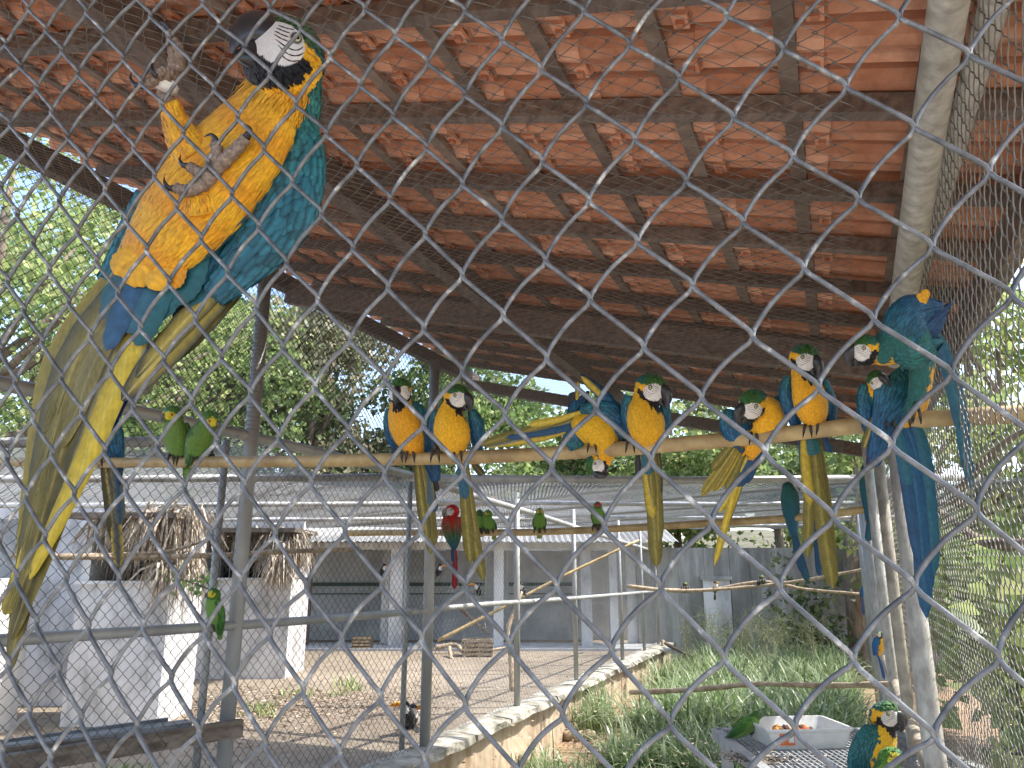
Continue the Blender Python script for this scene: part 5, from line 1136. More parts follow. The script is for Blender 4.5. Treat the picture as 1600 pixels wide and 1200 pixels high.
# --- tall upright near the right
bird('macaw', 'tall upright blue and yellow macaw with beak turned right, just left of the grooming pair', 'macaw', GM, pd(1265), (1265, 660),
     (1258, 562, 4, 24, (.72, -.25, .60), (0, 1, .0)),
     [(1252, 560, -8, 15, 15), (1254, 580, -6, 20, 19), (1260, 604, 0, 27, 24), (1267, 630, 3, 30, 27), (1271, 650, 0, 25, 20), (1272, 665, -6, 14, 12), (1272, 676, -10, 8, 8)], (.02, 0, 1),
     [[(1232, 588, -6, 7, 9), (1228, 612, -6, 11, 10), (1236, 640, -8, 12, 9), (1244, 664, -12, 7, 5)], [(1288, 592, -6, 5, 9), (1296, 618, -6, 8, 10), (1298, 645, -10, 9, 8), (1295, 675, -14, 5, 5)]],
     [([(1268, 660, -14), (1282, 790, -22), (1302, 920, -26)], 13, T_OL), ([(1262, 660, -13), (1264, 760, -20), (1262, 872, -24)], 9, T_OL), ([(1255, 665, -12), (1258, 720, -16), (1266, 790, -20)], 9, (YTAIL, OLIVE, (.4, .3, .1))), ([(1274, 660, -16), (1290, 780, -24), (1298, 880, -27)], 10, (DOLIVE, OLIVE, (.3, .25, .07))), ([(1264, 665, -11), (1268, 690, -13), (1270, 712, -15)], 12, (TEAL, TEAL, (.05, .12, .12))), ([(1280, 660, -18), (1294, 700, -22), (1296, 695, -22)], 6, T_BL), ([(1248, 668, -16), (1254, 720, -18), (1258, 750, -20)], 6, T_BL)],
     [(1262, 678, 3), (1283, 674, 3)])
# --- grooming pair
bird('macaw', 'upper bird of the grooming pair, back arched high and beak to the left', 'macaw', 'grooming pair of macaws at the right end of the perch', 2.22, (1410, 640),
     (1354, 547, 14, 24, (-.95, -.22, .25), (-.12, 1, .1), .12),
     [(1360, 545, 6, 20, 19), (1378, 548, 6, 26, 23), (1402, 535, 4, 38, 30), (1425, 520, 0, 36, 30), (1440, 560, -6, 24, 22), (1436, 610, -10, 18, 16), (1420, 645, -14, 10, 10)], (.8, -.75, -.2),
     [[(1392, 545, 14, 14, 10), (1408, 520, 18, 34, 14), (1425, 490, 14, 32, 12), (1446, 482, 6, 18, 8), (1474, 480, 0, 6, 4)],
      {'s': [(1396, 556, 16, 12, 8), (1410, 552, 20, 20, 12), (1430, 555, 16, 22, 10), (1458, 540, 10, 10, 7)], 'col': (TEAL, TEALG, TEAL)},
      {'s': [(1425, 510, 8, 10, 9), (1450, 515, 6, 18, 9), (1462, 500, 2, 14, 7), (1480, 482, -2, 5, 4)], 'col': (BLUE, DBLUE, DBLUE)}],
     [([(1462, 520, -2), (1488, 590, -4), (1518, 765, -10)], 10, (TEAL, BLUE, (.04, .12, .2))), ([(1456, 510, 0), (1478, 560, -2), (1510, 690, -8)], 13, (TEAL, BLUE, (.04, .12, .2))), ([(1438, 488, 14), (1443, 470, 16), (1448, 452, 16)], 7, (YEL, YEL2, YEL), 'wing_feather'), ([(1436, 486, 15), (1438, 472, 17), (1436, 458, 17)], 5, (YEL, YEL2, YEL), 'wing_feather'), ([(1450, 500, 0), (1468, 540, 0), (1482, 580, -2)], 13, (BLUE, TEAL, (.05, .12, .2)), 'wing_feather')],
     [(1432, 655, 4)], pal=dict(MAC, chin=BLACK), foot_r=14, thr=.45, wing_f=(10, 22), fsz=1.15)

fig, root = bird('macaw', 'lower bird of the grooming pair, tucked under its neighbour with a long blue tail', 'macaw', 'grooming pair of macaws at the right end of the perch', 2.34, (1400, 650),
     (1372, 597, 6, 19, (.30, .12, .55), (-.5, .8, .1)),
     [(1360, 600, -6, 16, 15), (1372, 615, -4, 22, 20), (1390, 632, -2, 30, 25), (1415, 620, -4, 34, 26), (1432, 600, -6, 28, 22), (1418, 640, -8, 30, 22), (1400, 670, -14, 18, 15)], (.9, -.1, .1),
     [{'s': [(1352, 600, 2, 8, 8), (1350, 625, 2, 12, 9), (1358, 655, 0, 14, 8), (1366, 690, -4, 7, 5)], 'col': (TEAL, BLUE, DBLUE)},
      {'s': [(1400, 580, 8, 18, 12), (1410, 596, 12, 38, 14), (1398, 625, 12, 36, 12), (1382, 660, 8, 20, 9), (1368, 700, 4, 12, 6), (1360, 728, 0, 5, 4)], 'col': (TEALG, BLUE, DBLUE)}],
     [([(1400, 640, 4), (1430, 760, 2), (1448, 966, -2)], 14, (BLUE, (.012, .07, .15), (.03, .12, .2))), ([(1408, 640, 3), (1436, 740, 0), (1452, 930, -4)], 14, (BLUE, (.012, .07, .15), (.03, .12, .2))), ([(1398, 640, 6), (1416, 740, 4), (1442, 890, 0)], 13, T_BL), ([(1416, 640, 2), (1446, 730, 0), (1460, 900, -4)], 12, (TEAL, BLUE, (.03, .12, .2))), ([(1392, 645, 8), (1408, 700, 6), (1420, 760, 4)], 12, (TEAL, BLUE, (.03, .12, .2))), ([(1420, 640, 4), (1440, 690, 2), (1454, 770, 0)], 11, (TEAL, BLUE, (.03, .12, .2))),
      ([(1395, 625, 18), (1378, 670, 12), (1358, 735, 6)], 9, (DBLUE, (.02, .02, .03), (.03, .05, .1)), 'wing_feather'), ([(1385, 620, 18), (1365, 660, 12), (1350, 700, 6)], 8, (OLIVE, DOLIVE, (.5, .4, .15)), 'wing_feather'), ([(1400, 630, 19), (1385, 680, 13), (1368, 730, 6)], 8, T_BL, 'wing_feather')],
     [(1392, 668, 6), (1416, 664, 6)], thr=-.25, foot_r=13, wing_f=(9, 24), fsz=1.1)
# --- partly hidden macaw on the left
bird('macaw', 'macaw half hidden behind the tail of the climbing macaw, far left of the perch', 'macaw', GM, pd(165), (165, 700),
     (158, 640, 0, 19, (-.75, -.1, -.3), (0, 1, 0)),
     [(158, 640, -3, 15, 14), (156, 660, -2, 20, 18), (152, 684, 0, 22, 20), (156, 702, -2, 17, 15), (162, 716, -6, 9, 9)], (-.8, 0, .55),
     [[(168, 650, 4, 10, 8), (174, 672, 6, 17, 9), (178, 698, 3, 16, 8), (184, 725, -4, 8, 6), (186, 745, -8, 4, 4)]],
     [([(164, 705, -12), (178, 790, -18), (186, 886, -22)], 9, (DBLUE, YTAIL, (.1, .1, .05))), ([(158, 705, -13), (168, 770, -18), (180, 850, -22)], 9, T_DK), ([(174, 710, -8), (184, 760, -12), (188, 820, -16)], 9, (BLUE, OLIVE, (.03, .05, .1)))],
     [(140, 724, 3), (153, 724, 3)])
# --- green parrots
GC = (.075, .20, .03); GD = (.035, .115, .02); GL = (.13, .27, .04)
GA = 'green parrots on the long bamboo perch'
def amazon(label, group, d, hx, hy, hr, fwd, spine, bvec, wings, tails, feet, res=.8, pal=AMZ, fr=10, up=(0, 1, 0), fs=.8):
    return bird('green_parrot', label, 'parrot', group, d, (spine[-1][0], spine[-1][1]), (hx, hy, 3, hr, fwd, up), spine, bvec, [{'s': w_, 'col': (GC, GD, GD)} for w_ in wings], tails, feet, pal=dict(AMZ, **pal), kind='amazon', belly=GL, belly_alt=GL, back=GD, res=res, foot_r=fr, foot_sc=.75, fsz=fs)
TG_ = ((.11, .22, .04), (.06, .13, .03), (.2, .28, .06))
amazon('green parrot facing left, left one of the two on the long perch', GA, pd(275), 269, 650, 16, (-.82, -.1, .5),
       [(270, 648, -2, 12, 12), (272, 665, 0, 17, 16), (275, 685, 2, 20, 18), (280, 702, 0, 15, 14), (286, 714, -4, 7, 7)], (-.3, 0, 1), [[(286, 662, -2, 8, 7), (291, 680, -2, 10, 8), (291, 700, -6, 6, 6), (290, 715, -9, 3, 3)]],
       [([(286, 705, -10), (290, 725, -14), (293, 748, -16)], 6, TG_)], [(267, 723, 2), (281, 723, 2)])
amazon('green parrot leaning to the right, right one of the two on the long perch', GA, pd(315), 327, 659, 16, (.8, -.25, .55),
       [(324, 658, -2, 12, 12), (318, 674, 0, 18, 16), (309, 692, 1, 20, 17), (300, 708, 0, 13, 12), (295, 718, -3, 7, 7)], (.6, 0, .6), [[(318, 668, 6, 9, 7), (311, 688, 9, 15, 8), (301, 708, 6, 9, 6), (293, 725, 2, 4, 4)]],
       [([(299, 708, -6), (294, 728, -10), (291, 750, -12)], 7, TG_)], [(331, 723, 2), (305, 723, 2)])
# --- parrot on the left post
dpost = dep(UW(postx(345), WL - .1, 1.9)) - .15
amazon('dark green parrot clinging beside the left grey post, seen against the white wall', 'parrots away from the long perch', dpost, 333, 930, 11, (-.8, .0, .4), [(333, 930, -1, 9, 9), (334, 945, 0, 13, 12), (337, 962, 0, 13, 12), (340, 978, -2, 8, 8), (342, 988, -3, 4, 4)], (-.9, 0, .2),
       [[(338, 938, 4, 7, 6), (342, 958, 5, 10, 7), (344, 978, 3, 6, 5), (344, 992, 0, 3, 3)]], [([(341, 975, -3), (343, 990, -4), (344, 1000, -5)], 4, TG_)], [(330, 984, 2)], res=.55, fr=6)

# ---- birds on the second perch
def pd2(px): return dep(PP(px, p2_y(px), U2))
G2 = 'birds on the second bamboo perch'
bird('macaw', 'red and green macaw seen from behind on the second bamboo perch', 'macaw', G2, pd2(706), (708, 835),
     (706, 799, 3, 10.5, (-.85, -.05, .3), (0, 1, 0)),
     [(706, 800, -2, 9, 9), (706, 812, 0, 12, 11), (708, 828, 0, 13, 11), (710, 842, -2, 9, 8), (711, 852, -3, 4, 4)], (0, 0, 1),
     [{'s': [(698, 808, 9, 6, 4), (698, 824, 9, 8, 5), (703, 842, 7, 6, 4), (709, 856, 4, 3, 3)], 'col': ((.4, .03, .02), (.05, .12, .06), BLUE)}, {'s': [(715, 808, 9, 6, 4), (715, 824, 9, 8, 5), (713, 842, 7, 6, 4), (711, 856, 4, 3, 3)], 'col': ((.4, .03, .02), (.05, .12, .06), BLUE)}],
     [([(710, 842, 2), (711, 880, 0), (710, 921, -2)], 4.5, ((.32, .018, .025), (.2, .015, .04), (.4, .05, .05))), ([(709, 842, 3), (709, 862, 1), (711, 880, 0)], 5, (BLUE, DBLUE, (.03, .08, .15)))],
     [(700, 832, 2), (712, 832, 2)], pal=RED, belly=(.5, .02, .02), belly_alt=(.1, .06, .05), back=(.45, .02, .02), res=.55, fsz=.55, foot_r=6, foot_sc=.5, wing_f=(7, 14))
def small_amazon(label, px, py, hr, fwd, pal, b=1.0, dd=None, gx=G2, spread=1.0, tx=0):
    d = dd or pd2(px); y0 = py
    amazon(label, gx, d, px, y0, hr, fwd, [(px, y0, -1, hr * .85, hr * .85), (px, y0 + hr * 1.5, 0, hr * 1.25 * b, hr * 1.2), (px + tx * .4, y0 + hr * 3.0, 0, hr * 1.3 * b, hr * 1.2), (px + tx, y0 + hr * 4.4, -2, hr * .7, hr * .7)], (0, 0, 1),
           [[(px + s * hr * 1.0, y0 + hr * 1.3, 0, hr * .4, hr * .5), (px + s * hr * 1.15 + tx * .4, y0 + hr * 2.6, 0, hr * .45, hr * .6), (px + s * hr * .7 + tx, y0 + hr * 4.2, -2, hr * .3, hr * .4)] for s in (-1, 1)],
           [([(px + tx, y0 + hr * 4.0, -3), (px + tx * 1.2, y0 + hr * 5.2, -4), (px + tx * 1.3, y0 + hr * 6.0, -5)], hr * .55, ((.28, .33, .04), (.15, .2, .03), (.3, .35, .1)))], [(px - hr * .5, p2_y(px) if not dd else y0 + hr * 4.4, 2), (px + hr * .6, p2_y(px) if not dd else y0 + hr * 4.4, 2)], res=.55, pal=pal, fr=5, fs=.5)
small_amazon('small green parrot half hidden behind a macaw tail on the second perch', 750, 802, 6.2, (.6, 0, .6), dict(crown=GD, face=GD), tx=2)
small_amazon('small green parrot touching beaks with the one behind the macaw tail', 762, 803, 6.8, (-.8, 0, .5), dict(face=(.35, .35, .03)), tx=8)
small_amazon('small bright green parrot with a yellow forehead alone on the second perch', 843, 800, 7.0, (.1, 0, 1), dict(face=(.5, .42, .03)))
small_amazon('green parrot with a red forehead on the second perch, below the bending macaw', 934, 790, 6.8, (.55, 0, .7), dict(face=(.5, .03, .03), front=(.5, .03, .03), crown=(.05, .13, .04)), b=1.0)
def backmacaw(label, pts, tail, hx, hy, hr, g, d=None, hfwd=(0, 0, -1), res=.55, feet=(), wc=(TEALG, TEAL, BLUE), pal=None):
    bird('macaw', label, 'macaw', g, d or pd2(hx), (pts[-1][0], pts[-1][1]), (hx, hy, 0, hr, hfwd, (0, 1, 0)), pts, (0, 0, -1), [], tail, list(feet), pal=pal or dict(MAC, crown=TEALG, side=TEALG, throat=TEALG), back=lambda t: lerp3(TEALG, BLUE, t), res=res, fsz=.7, foot_r=6, foot_sc=.5, thr=.1)
backmacaw('teal blue macaw seen from behind, hanging left of the tall upright macaw tail', [(1232, 762, 0, 11, 11), (1234, 778, 0, 16, 13), (1236, 798, 0, 15, 12), (1238, 818, 0, 10, 9), (1241, 836, 0, 6, 5)], [([(1239, 818, 2), (1248, 860, 0), (1262, 910, -2)], 6, (TEAL, DBLUE, (.03, .08, .12))), ([(1237, 822, 3), (1246, 865, 1), (1256, 895, -1)], 6, T_BL)], 1231, 764, 11, G2)
backmacaw('dark teal macaw seen from behind at the right end of the second perch', [(1354, 735, 0, 10, 10), (1357, 752, 0, 16, 13), (1358, 775, 0, 15, 12), (1358, 798, 0, 9, 8), (1358, 812, 0, 6, 5)], [([(1358, 798, 2), (1358, 825, 0), (1357, 846, -2)], 6, (TEAL, DBLUE, (.03, .08, .12)))], 1354, 735, 10.5, G2, d=pd2(1357))
bird('macaw', 'macaw head peeping out from behind the tall macaw tail on the second perch', 'macaw', G2, pd2(1262), (1268, 800), (1262, 757, 0, 11, (-.85, 0, .4), (0, 1, 0)), [(1265, 758, -4, 9, 9), (1270, 775, -3, 13, 12), (1272, 795, -3, 12, 11), (1272, 808, -4, 6, 6)], (0, 0, 1), [], [([(1272, 800, -6), (1276, 850, -8), (1280, 900, -9)], 5, T_BL)], [], res=.55, fsz=.6)
# ---- distant birds
GF = 'small birds on the far perches'
bird('macaw', 'tiny blue macaw with its back turned on the far thin perch beside the right posts', 'macaw', GF, 11.4, (1350, 928), (1354, 911, 2, 4.6, (.9, 0, .3), (0, 1, 0)), [(1353, 911, 0, 4, 4), (1350, 919, 0, 5.5, 5), (1348, 928, 0, 4, 4)], (1, 0, 0), [{'s': [(1351, 915, 2, 3, 2), (1348, 924, 2, 5, 3), (1346, 933, 1, 3, 2)], 'col': ((.02, .12, .3), (.02, .12, .32), (.02, .08, .25))}], [([(1347, 928, 1), (1348, 945, 0), (1350, 962, -1)], 2.4, ((.02, .10, .3), (.02, .07, .2), (.03, .1, .3)))], [], res=.3, pal=dict(MAC))
bird('macaw', 'small blue and yellow macaw clinging to the right fence posts above the grass', 'macaw', GF, dep(UW(postx(1364, WR), WR - .1, 1.8)), (1370, 1010), (1374, 992, 2, 6, (.3, 0, .3), (0, 1, 0)), [(1374, 993, 0, 6, 6), (1376, 1003, 0, 8, 7), (1375, 1015, 0, 7, 6), (1372, 1024, 0, 4, 4)], (.9, 0, .1), [{'s': [(1370, 996, 4, 4, 3), (1368, 1008, 4, 6, 3), (1368, 1024, 2, 4, 3)], 'col': ((.02, .12, .3), (.02, .12, .3), (.02, .08, .25))}], [([(1370, 1020, 1), (1377, 1040, 0), (1382, 1062, -1)], 2.6, ((.02, .10, .3), (.02, .07, .2), (.03, .1, .3)))], [], res=.3)
for px, py, dd, lab, fc in ((1071, 912, 12.2, 'tiny green bird at the left end of the far thin perch', (.4, .4, .03)), (1190, 901, 12.0, 'tiny green bird standing in the middle of the far thin perch', (.4, .4, .03))):
    small_amazon(lab, px, py, 2.6, (0, 0, 1), dict(face=fc), dd=dd, gx=GF)
bird('toucan', 'tiny dark toucan with an orange patch on the far sagging perch', 'toucan', GF, 12.1, (1118, 924), (1118, 911, 1, 3.4, (.4, 0, .9), (0, 1, 0)), [(1118, 911, 0, 3, 3), (1118, 918, 0, 4.2, 4), (1117, 926, 0, 3, 3)], (0, 0, 1), [], [([(1117, 924, -1), (1117, 932, -1), (1117, 938, -1)], 2, T_DK)], [], kind='toucan', belly=(.5, .25, .03), belly_alt=(.05, .03, .02), back=BLACK, res=.3)
def toucan(label, px, py, r, dirx, dd, group='toucans of the yard', lean=1):
    BK = (.012, .012, .015)
    bird('toucan', label, 'toucan', group, dd, (px - dirx * r * 1.0 * lean, py + r * 4.6), (px, py, 2, r, (dirx, 0, .25), (0, 1, 0)), [(px - dirx * r * .1, py, 0, r * .85, r * .85), (px - dirx * r * .5 * lean, py + r * 1.7, 0, r * 1.35, r * 1.3), (px - dirx * r * 1.0 * lean, py + r * 3.2, 0, r * 1.4, r * 1.3), (px - dirx * r * 1.5 * lean, py + r * 4.6, 0, r * .7, r * .7)], (dirx, .2, .2), [{'s': [(px - dirx * r * .9, py + r * 1.5, 3, r * .7, r * .4), (px - dirx * r * 1.2, py + r * 3.2, 3, r * .9, r * .4), (px - dirx * r * 1.7, py + r * 4.8, 1, r * .4, r * .3)], 'col': (BK, BK, BK)}],
         [([(px - dirx * r * 1.5, py + r * 4.4, 1), (px - dirx * r * 2.4, py + r * 5.3, 0), (px - dirx * r * 3.4, py + r * 6.0, 0)], r * .7, ((.5, .5, .5), BK, (.2, .2, .2)))], [], kind='toucan', belly=BK, belly_alt=BK, back=BK, res=.55 if r > 5 else .3, fsz=.5, pal=dict(iris=(.1, .2, .5)))
toucan('toco toucan standing on the yard floor facing left, left of the thin post', 632, 1101, 7.0, -1, dep(atz(632, 1147, YARD)))
toucan('toco toucan facing right, standing behind the thin post so that its orange beak sticks out', 646, 1106, 6.6, 1, dep(atz(650, 1147, YARD)) + .25, lean=.6)
toucan('small toucan perched in the open building beside the left white column', 601, 884, 3.4, 1, 15.0)
toucan('small toucan perched in the building right of the grey post', 688, 884, 3.4, 1, 15.0)
toucan('small toucan perched low in the building under the red macaw tail', 744, 913, 3.6, -1, 15.0)
toucan('small grey toucan at the top of the curved stem with an orange forehead', 814, 913, 3.6, -1, 9.75)
# ---- around the table
dT = dep(atz(1375, 1192, 1.26))
bird('macaw', 'blue and yellow macaw at the feeding table facing right, lower right corner', 'macaw', 'birds around the feeding table', dT - .05, (1368, 1190),
     (1384, 1119, 6, 23, (.93, -.2, .28), (0, 1, .05)),
     [(1380, 1118, 0, 19, 18), (1380, 1138, 0, 23, 20), (1376, 1160, 0, 29, 24), (1370, 1185, 0, 31, 26), (1364, 1210, -3, 24, 20), (1358, 1235, -6, 12, 10)], (.95, 0, .25),
     [[(1364, 1135, 10, 14, 8), (1357, 1160, 14, 24, 10), (1350, 1190, 12, 26, 10), (1342, 1225, 6, 16, 8), (1336, 1260, 0, 6, 5)]], [([(1350, 1215, 2), (1340, 1260, -2), (1332, 1330, -6)], 10, T_BL)], [], wingcol=(TEALG, TEAL, BLUE), fsz=.75)
amazon('yellow faced green parrot at the bottom right, in front of the macaw by the tray', 'birds around the feeding table', dT - .45, 1392, 1186, 19, (.85, -.1, .45), [(1388, 1188, -2, 16, 15), (1384, 1208, 0, 22, 20), (1380, 1235, 0, 24, 22), (1376, 1262, 0, 14, 14)], (.7, 0, .5), [[(1376, 1208, 8, 12, 8), (1370, 1235, 10, 16, 8), (1366, 1262, 5, 8, 6)]], [], [], pal=dict(face=(.52, .48, .04)), res=1.0, fs=1.0)
amazon('dark green parrot standing on the left edge of the table beside the tray', 'birds around the feeding table', dep(atz(1170, 1150, 1.26)), 1183, 1118, 8, (.9, .05, .2), [(1181, 1119, 0, 8, 8), (1174, 1128, 0, 12, 11), (1163, 1137, 0, 13, 12), (1150, 1147, 0, 8, 7), (1144, 1151, 0, 4, 4)], (.3, -.9, .2), [[(1174, 1124, 6, 7, 5), (1160, 1134, 8, 10, 5), (1144, 1148, 4, 5, 4), (1136, 1153, 2, 2, 2)]], [([(1150, 1145, 0), (1138, 1153, 0), (1128, 1160, 0)], 4, (GD, GD, GC))], [(1170, 1148, 2), (1178, 1147, -2)], res=.6, pal=dict(face=GD, crown=GD), fr=1, fs=.6)
# ================================================================== the big macaw climbing the near fence
hf = Fig(.8, dfun=lambda x, y: mesh_d(min(max(x, -50), 700), min(max(y, -50), 1250)) + .075)
GH = 'climbing'
def hero_body(t, th, p, n):
    k = n.dot(Vector((-.40, .1, .90)).normalized()); q = .08 * math.sin(p.x * .09 + p.y * .13) + .05 * math.sin(p.y * .31 + p.x * .07)
    if k + q > .10:
        c = lerp3(YEL, YEL2, .5 + .5 * math.sin(p.x * .045 + p.y * .06 + 1.2)); 
        if t < .16: c = lerp3(c, (.42, .26, .05), .55 * (1 - t / .16) + .2 * math.sin(p.x * .3))
        if t > .86: c = lerp3(c, (.06, .14, .15), (t - .86) * 6)
        return c
    return TEALG if t < .3 else TEAL
hr = thing('climbing_macaw', hf.W(Vector((265, -120, 40))), 'very large blue and yellow macaw climbing the near fence at the upper left', 'macaw')
mb = MB()
spn = [(456, 110, -10, 38, 34), (443, 138, -6, 46, 40), (425, 165, 2, 54, 48), (402, 202, 6, 66, 56), (366, 248, 8, 76, 62), (322, 298, 8, 80, 62), (284, 345, 4, 72, 56), (252, 385, -2, 60, 46), (230, 415, -6, 50, 36), (210, 445, -10, 40, 26)]
HL = loft(mb, hf, spn, hero_body, 90, 120); hb = mb.build('body', M['feather'], hr, smooth=True)
fb = MB(); rq = random.Random(4)
scatter(fb, hf, HL, .01, .99, (17, 26), (5.2, 8.5), .09, .95, rg=rq, kj=.09, ek=.93)
scatter(fb, hf, HL, .03, .22, (24, 26), (4, 4.5), .22, .8, rg=rq, kj=.25)
fb.build('plumage', M['feather'], hb, kind='stuff')
def hero_macaw_col(p, dense, pal):
    f, l, u = p; e = ((f - .50) / .60) ** 2 + ((u + .02) / .66) ** 2
    if e < 1 and f > -.1:
        return WHITE
    return macaw_col(p, False, pal)
L2 = head(hf, hr, 441, 90, 12, 64, (-.62, .62, .38), (.47, .72, -.38), 'macaw', MAC, True, .06)
# drop shaped face lines, laid as thin dark plumes on the skin
# thighs
for nm_, sp, cl in (('thigh', [(300, 235, 30, 34, 30), (285, 215, 34, 25, 22), (272, 185, 36, 18, 16), (264, 158, 38, 13, 12)], YEL), ('thigh', [(315, 330, 52, 34, 22), (312, 310, 58, 26, 18), (308, 298, 62, 16, 12)], YEL)):
    mb = MB(); Lt = loft(mb, hf, sp, lambda t, th, p, n: lerp3(YEL, YEL2, .5 + .5 * math.sin(p.x * .2)), 30, 24); to = mb.build(nm_, M['feather'], hr, smooth=True)
    fb = MB(); scatter(fb, hf, Lt, .0, .9, (14, 14), (4, 4), .22, 1.0, rg=rq); fb.build('plumage', M['feather'], to, kind='stuff')
FC = (.29, .225, .18); FD = (.20, .155, .125)
def toe(par, pts, r0, r1, name='toe', claw=None):
    S = cr(pts, 14); P = [hf.W(Vector((q[0], -q[1], q[2]))) for q in S]; rs = [((r0 + (r1 - r0) * i / 14) * (1 + .13 * math.sin(i * 1.9))) * hf.dfun(265, 200) / F for i in range(15)]
    b = MB(); b.tube(P, rs, 12, c3=lambda t: jit(lerp3(FC, FD, .5 + .5 * math.sin(t * 30)), .05)); o = b.build(name, M['foot'], par, smooth=True)
    if claw:
        S = cr(claw, 10); P = [hf.W(Vector((q[0], -q[1], q[2]))) for q in S]; b = MB(); b.tube(P, [r1 * .8 * (1 - i / 10.6) * hf.dfun(265, 200) / F for i in range(11)], 8, c3=(.03, .028, .03)); b.build('claw', M['beak'], o, smooth=True)
    return o
lg = MB(); S = cr([(264, 165, 40), (257, 148, 44), (262, 130, 50), (272, 112, 56)], 10); lg.tube([hf.W(Vector((q[0], -q[1], q[2]))) for q in S], [r * .8 / F for r in (14, 14, 14, 13.5, 13, 13, 12.5, 12, 12, 11.5, 11)], 14, c3=FC); f1 = lg.build('raised_leg', M['foot'], hr, smooth=True)
toe(f1, [(272, 112, 56), (272, 92, 66), (270, 72, 76), (266, 50, 84)], 10, 7.5, claw=[(266, 50, 84), (258, 38, 92), (246, 38, 92), (242, 46, 86)])
toe(f1, [(270, 116, 58), (256, 112, 72), (246, 118, 80)], 9, 6.5, claw=[(246, 118, 80), (238, 112, 88), (238, 100, 88), (242, 96, 86)])
toe(f1, [(268, 120, 58), (250, 122, 66), (236, 128, 74), (226, 134, 78)], 9.5, 7, claw=[(226, 134, 78), (212, 134, 84), (204, 122, 84), (206, 112, 80)])
toe(f1, [(274, 112, 52), (282, 104, 60), (280, 78, 78), (272, 64, 86)], 9, 7)
b = MB(); c = hf.W(Vector((262, -137, 47))); ax = (hf.W(Vector((267, -122, 54))) - c).normalized(); b.tube([c - ax * .005, c - ax * .005, c + ax * .005, c + ax * .005], [.0095, .0118, .0118, .0095], 20, caps=False)
M['ring'] = mottled('white_plastic_ring', (.70, .70, .66), (.78, .78, .75), 20, .4, bump=0); b.build('leg_ring', M['ring'], f1, smooth=True)
lg = MB(); S = cr([(308, 305, 62), (312, 296, 70), (322, 284, 76), (332, 270, 80)], 10); lg.tube([hf.W(Vector((q[0], -q[1], q[2]))) for q in S], [r * .8 / F for r in (13, 14, 14, 14, 13, 13, 13, 12.5, 12, 12, 11)], 14, c3=FC); f2 = lg.build('lower_foot', M['foot'], hr, smooth=True)
toe(f2, [(334, 268, 80), (352, 250, 84), (368, 234, 86), (384, 216, 86)], 11, 8, claw=[(384, 216, 86), (390, 204, 88), (384, 196, 90), (376, 194, 90)])
toe(f2, [(332, 268, 80), (338, 250, 86), (340, 236, 88), (336, 226, 90)], 9.5, 7.5, claw=[(336, 226, 90), (336, 216, 94), (328, 210, 96), (318, 214, 96)])
toe(f2, [(326, 276, 80), (312, 270, 86), (302, 264, 88), (296, 260, 90)], 9, 6.8, claw=[(296, 260, 90), (286, 258, 94), (281, 250, 96), (282, 242, 96)])
toe(f2, [(322, 286, 78), (302, 296, 84), (288, 298, 86), (276, 294, 88)], 10, 7.5, claw=[(276, 294, 88), (264, 294, 94), (257, 284, 96), (257, 276, 96)])
# wings
def wing(sp, cols, fl, fw, lift=.05, n=40, seg=60, dens=.85):
    mb = MB(); Lw = loft(mb, hf, sp, cols, n, seg); wo = mb.build('wing', M['feather'], hr, smooth=True); fb = MB(); scatter(fb, hf, Lw, .02, .96, fl, fw, lift, dens, rg=rq, kj=.3, ek=.5); fb.build('wing_coverts', M['feather_big'], wo, kind='stuff'); return wo
wc_ = lambda t, th, p, n: lerp3(TEALG, TEAL, t * 3) if t < .33 else lerp3(TEAL, (.015, .09, .13), t)
wing([(468, 165, -6, 20, 20), (474, 205, 2, 24, 22), (474, 250, 12, 34, 24), (462, 300, 18, 42, 24), (438, 345, 20, 46, 22), (404, 385, 16, 42, 18), (366, 425, 10, 32, 12), (330, 462, 4, 18, 7)], wc_, (15, 44), (13, 19), .06, 48, 80, 1.0)
wing([(226, 300, -38, 14, 12), (214, 335, -38, 18, 12), (198, 372, -38, 18, 12), (178, 410, -36, 14, 9), (160, 440, -34, 8, 6)], lambda t, th, p, n: TEAL, (16, 26), (11, 13))
# nape and back seen beyond the neck
wing([(476, 60, -6, 18, 30), (482, 100, -8, 18, 32), (482, 140, -12, 20, 30), (476, 175, -14, 24, 28)], lambda t, th, p, n: lerp3(GREEN, TEALG, t * 1.6), (14, 18), (9, 11), .08)
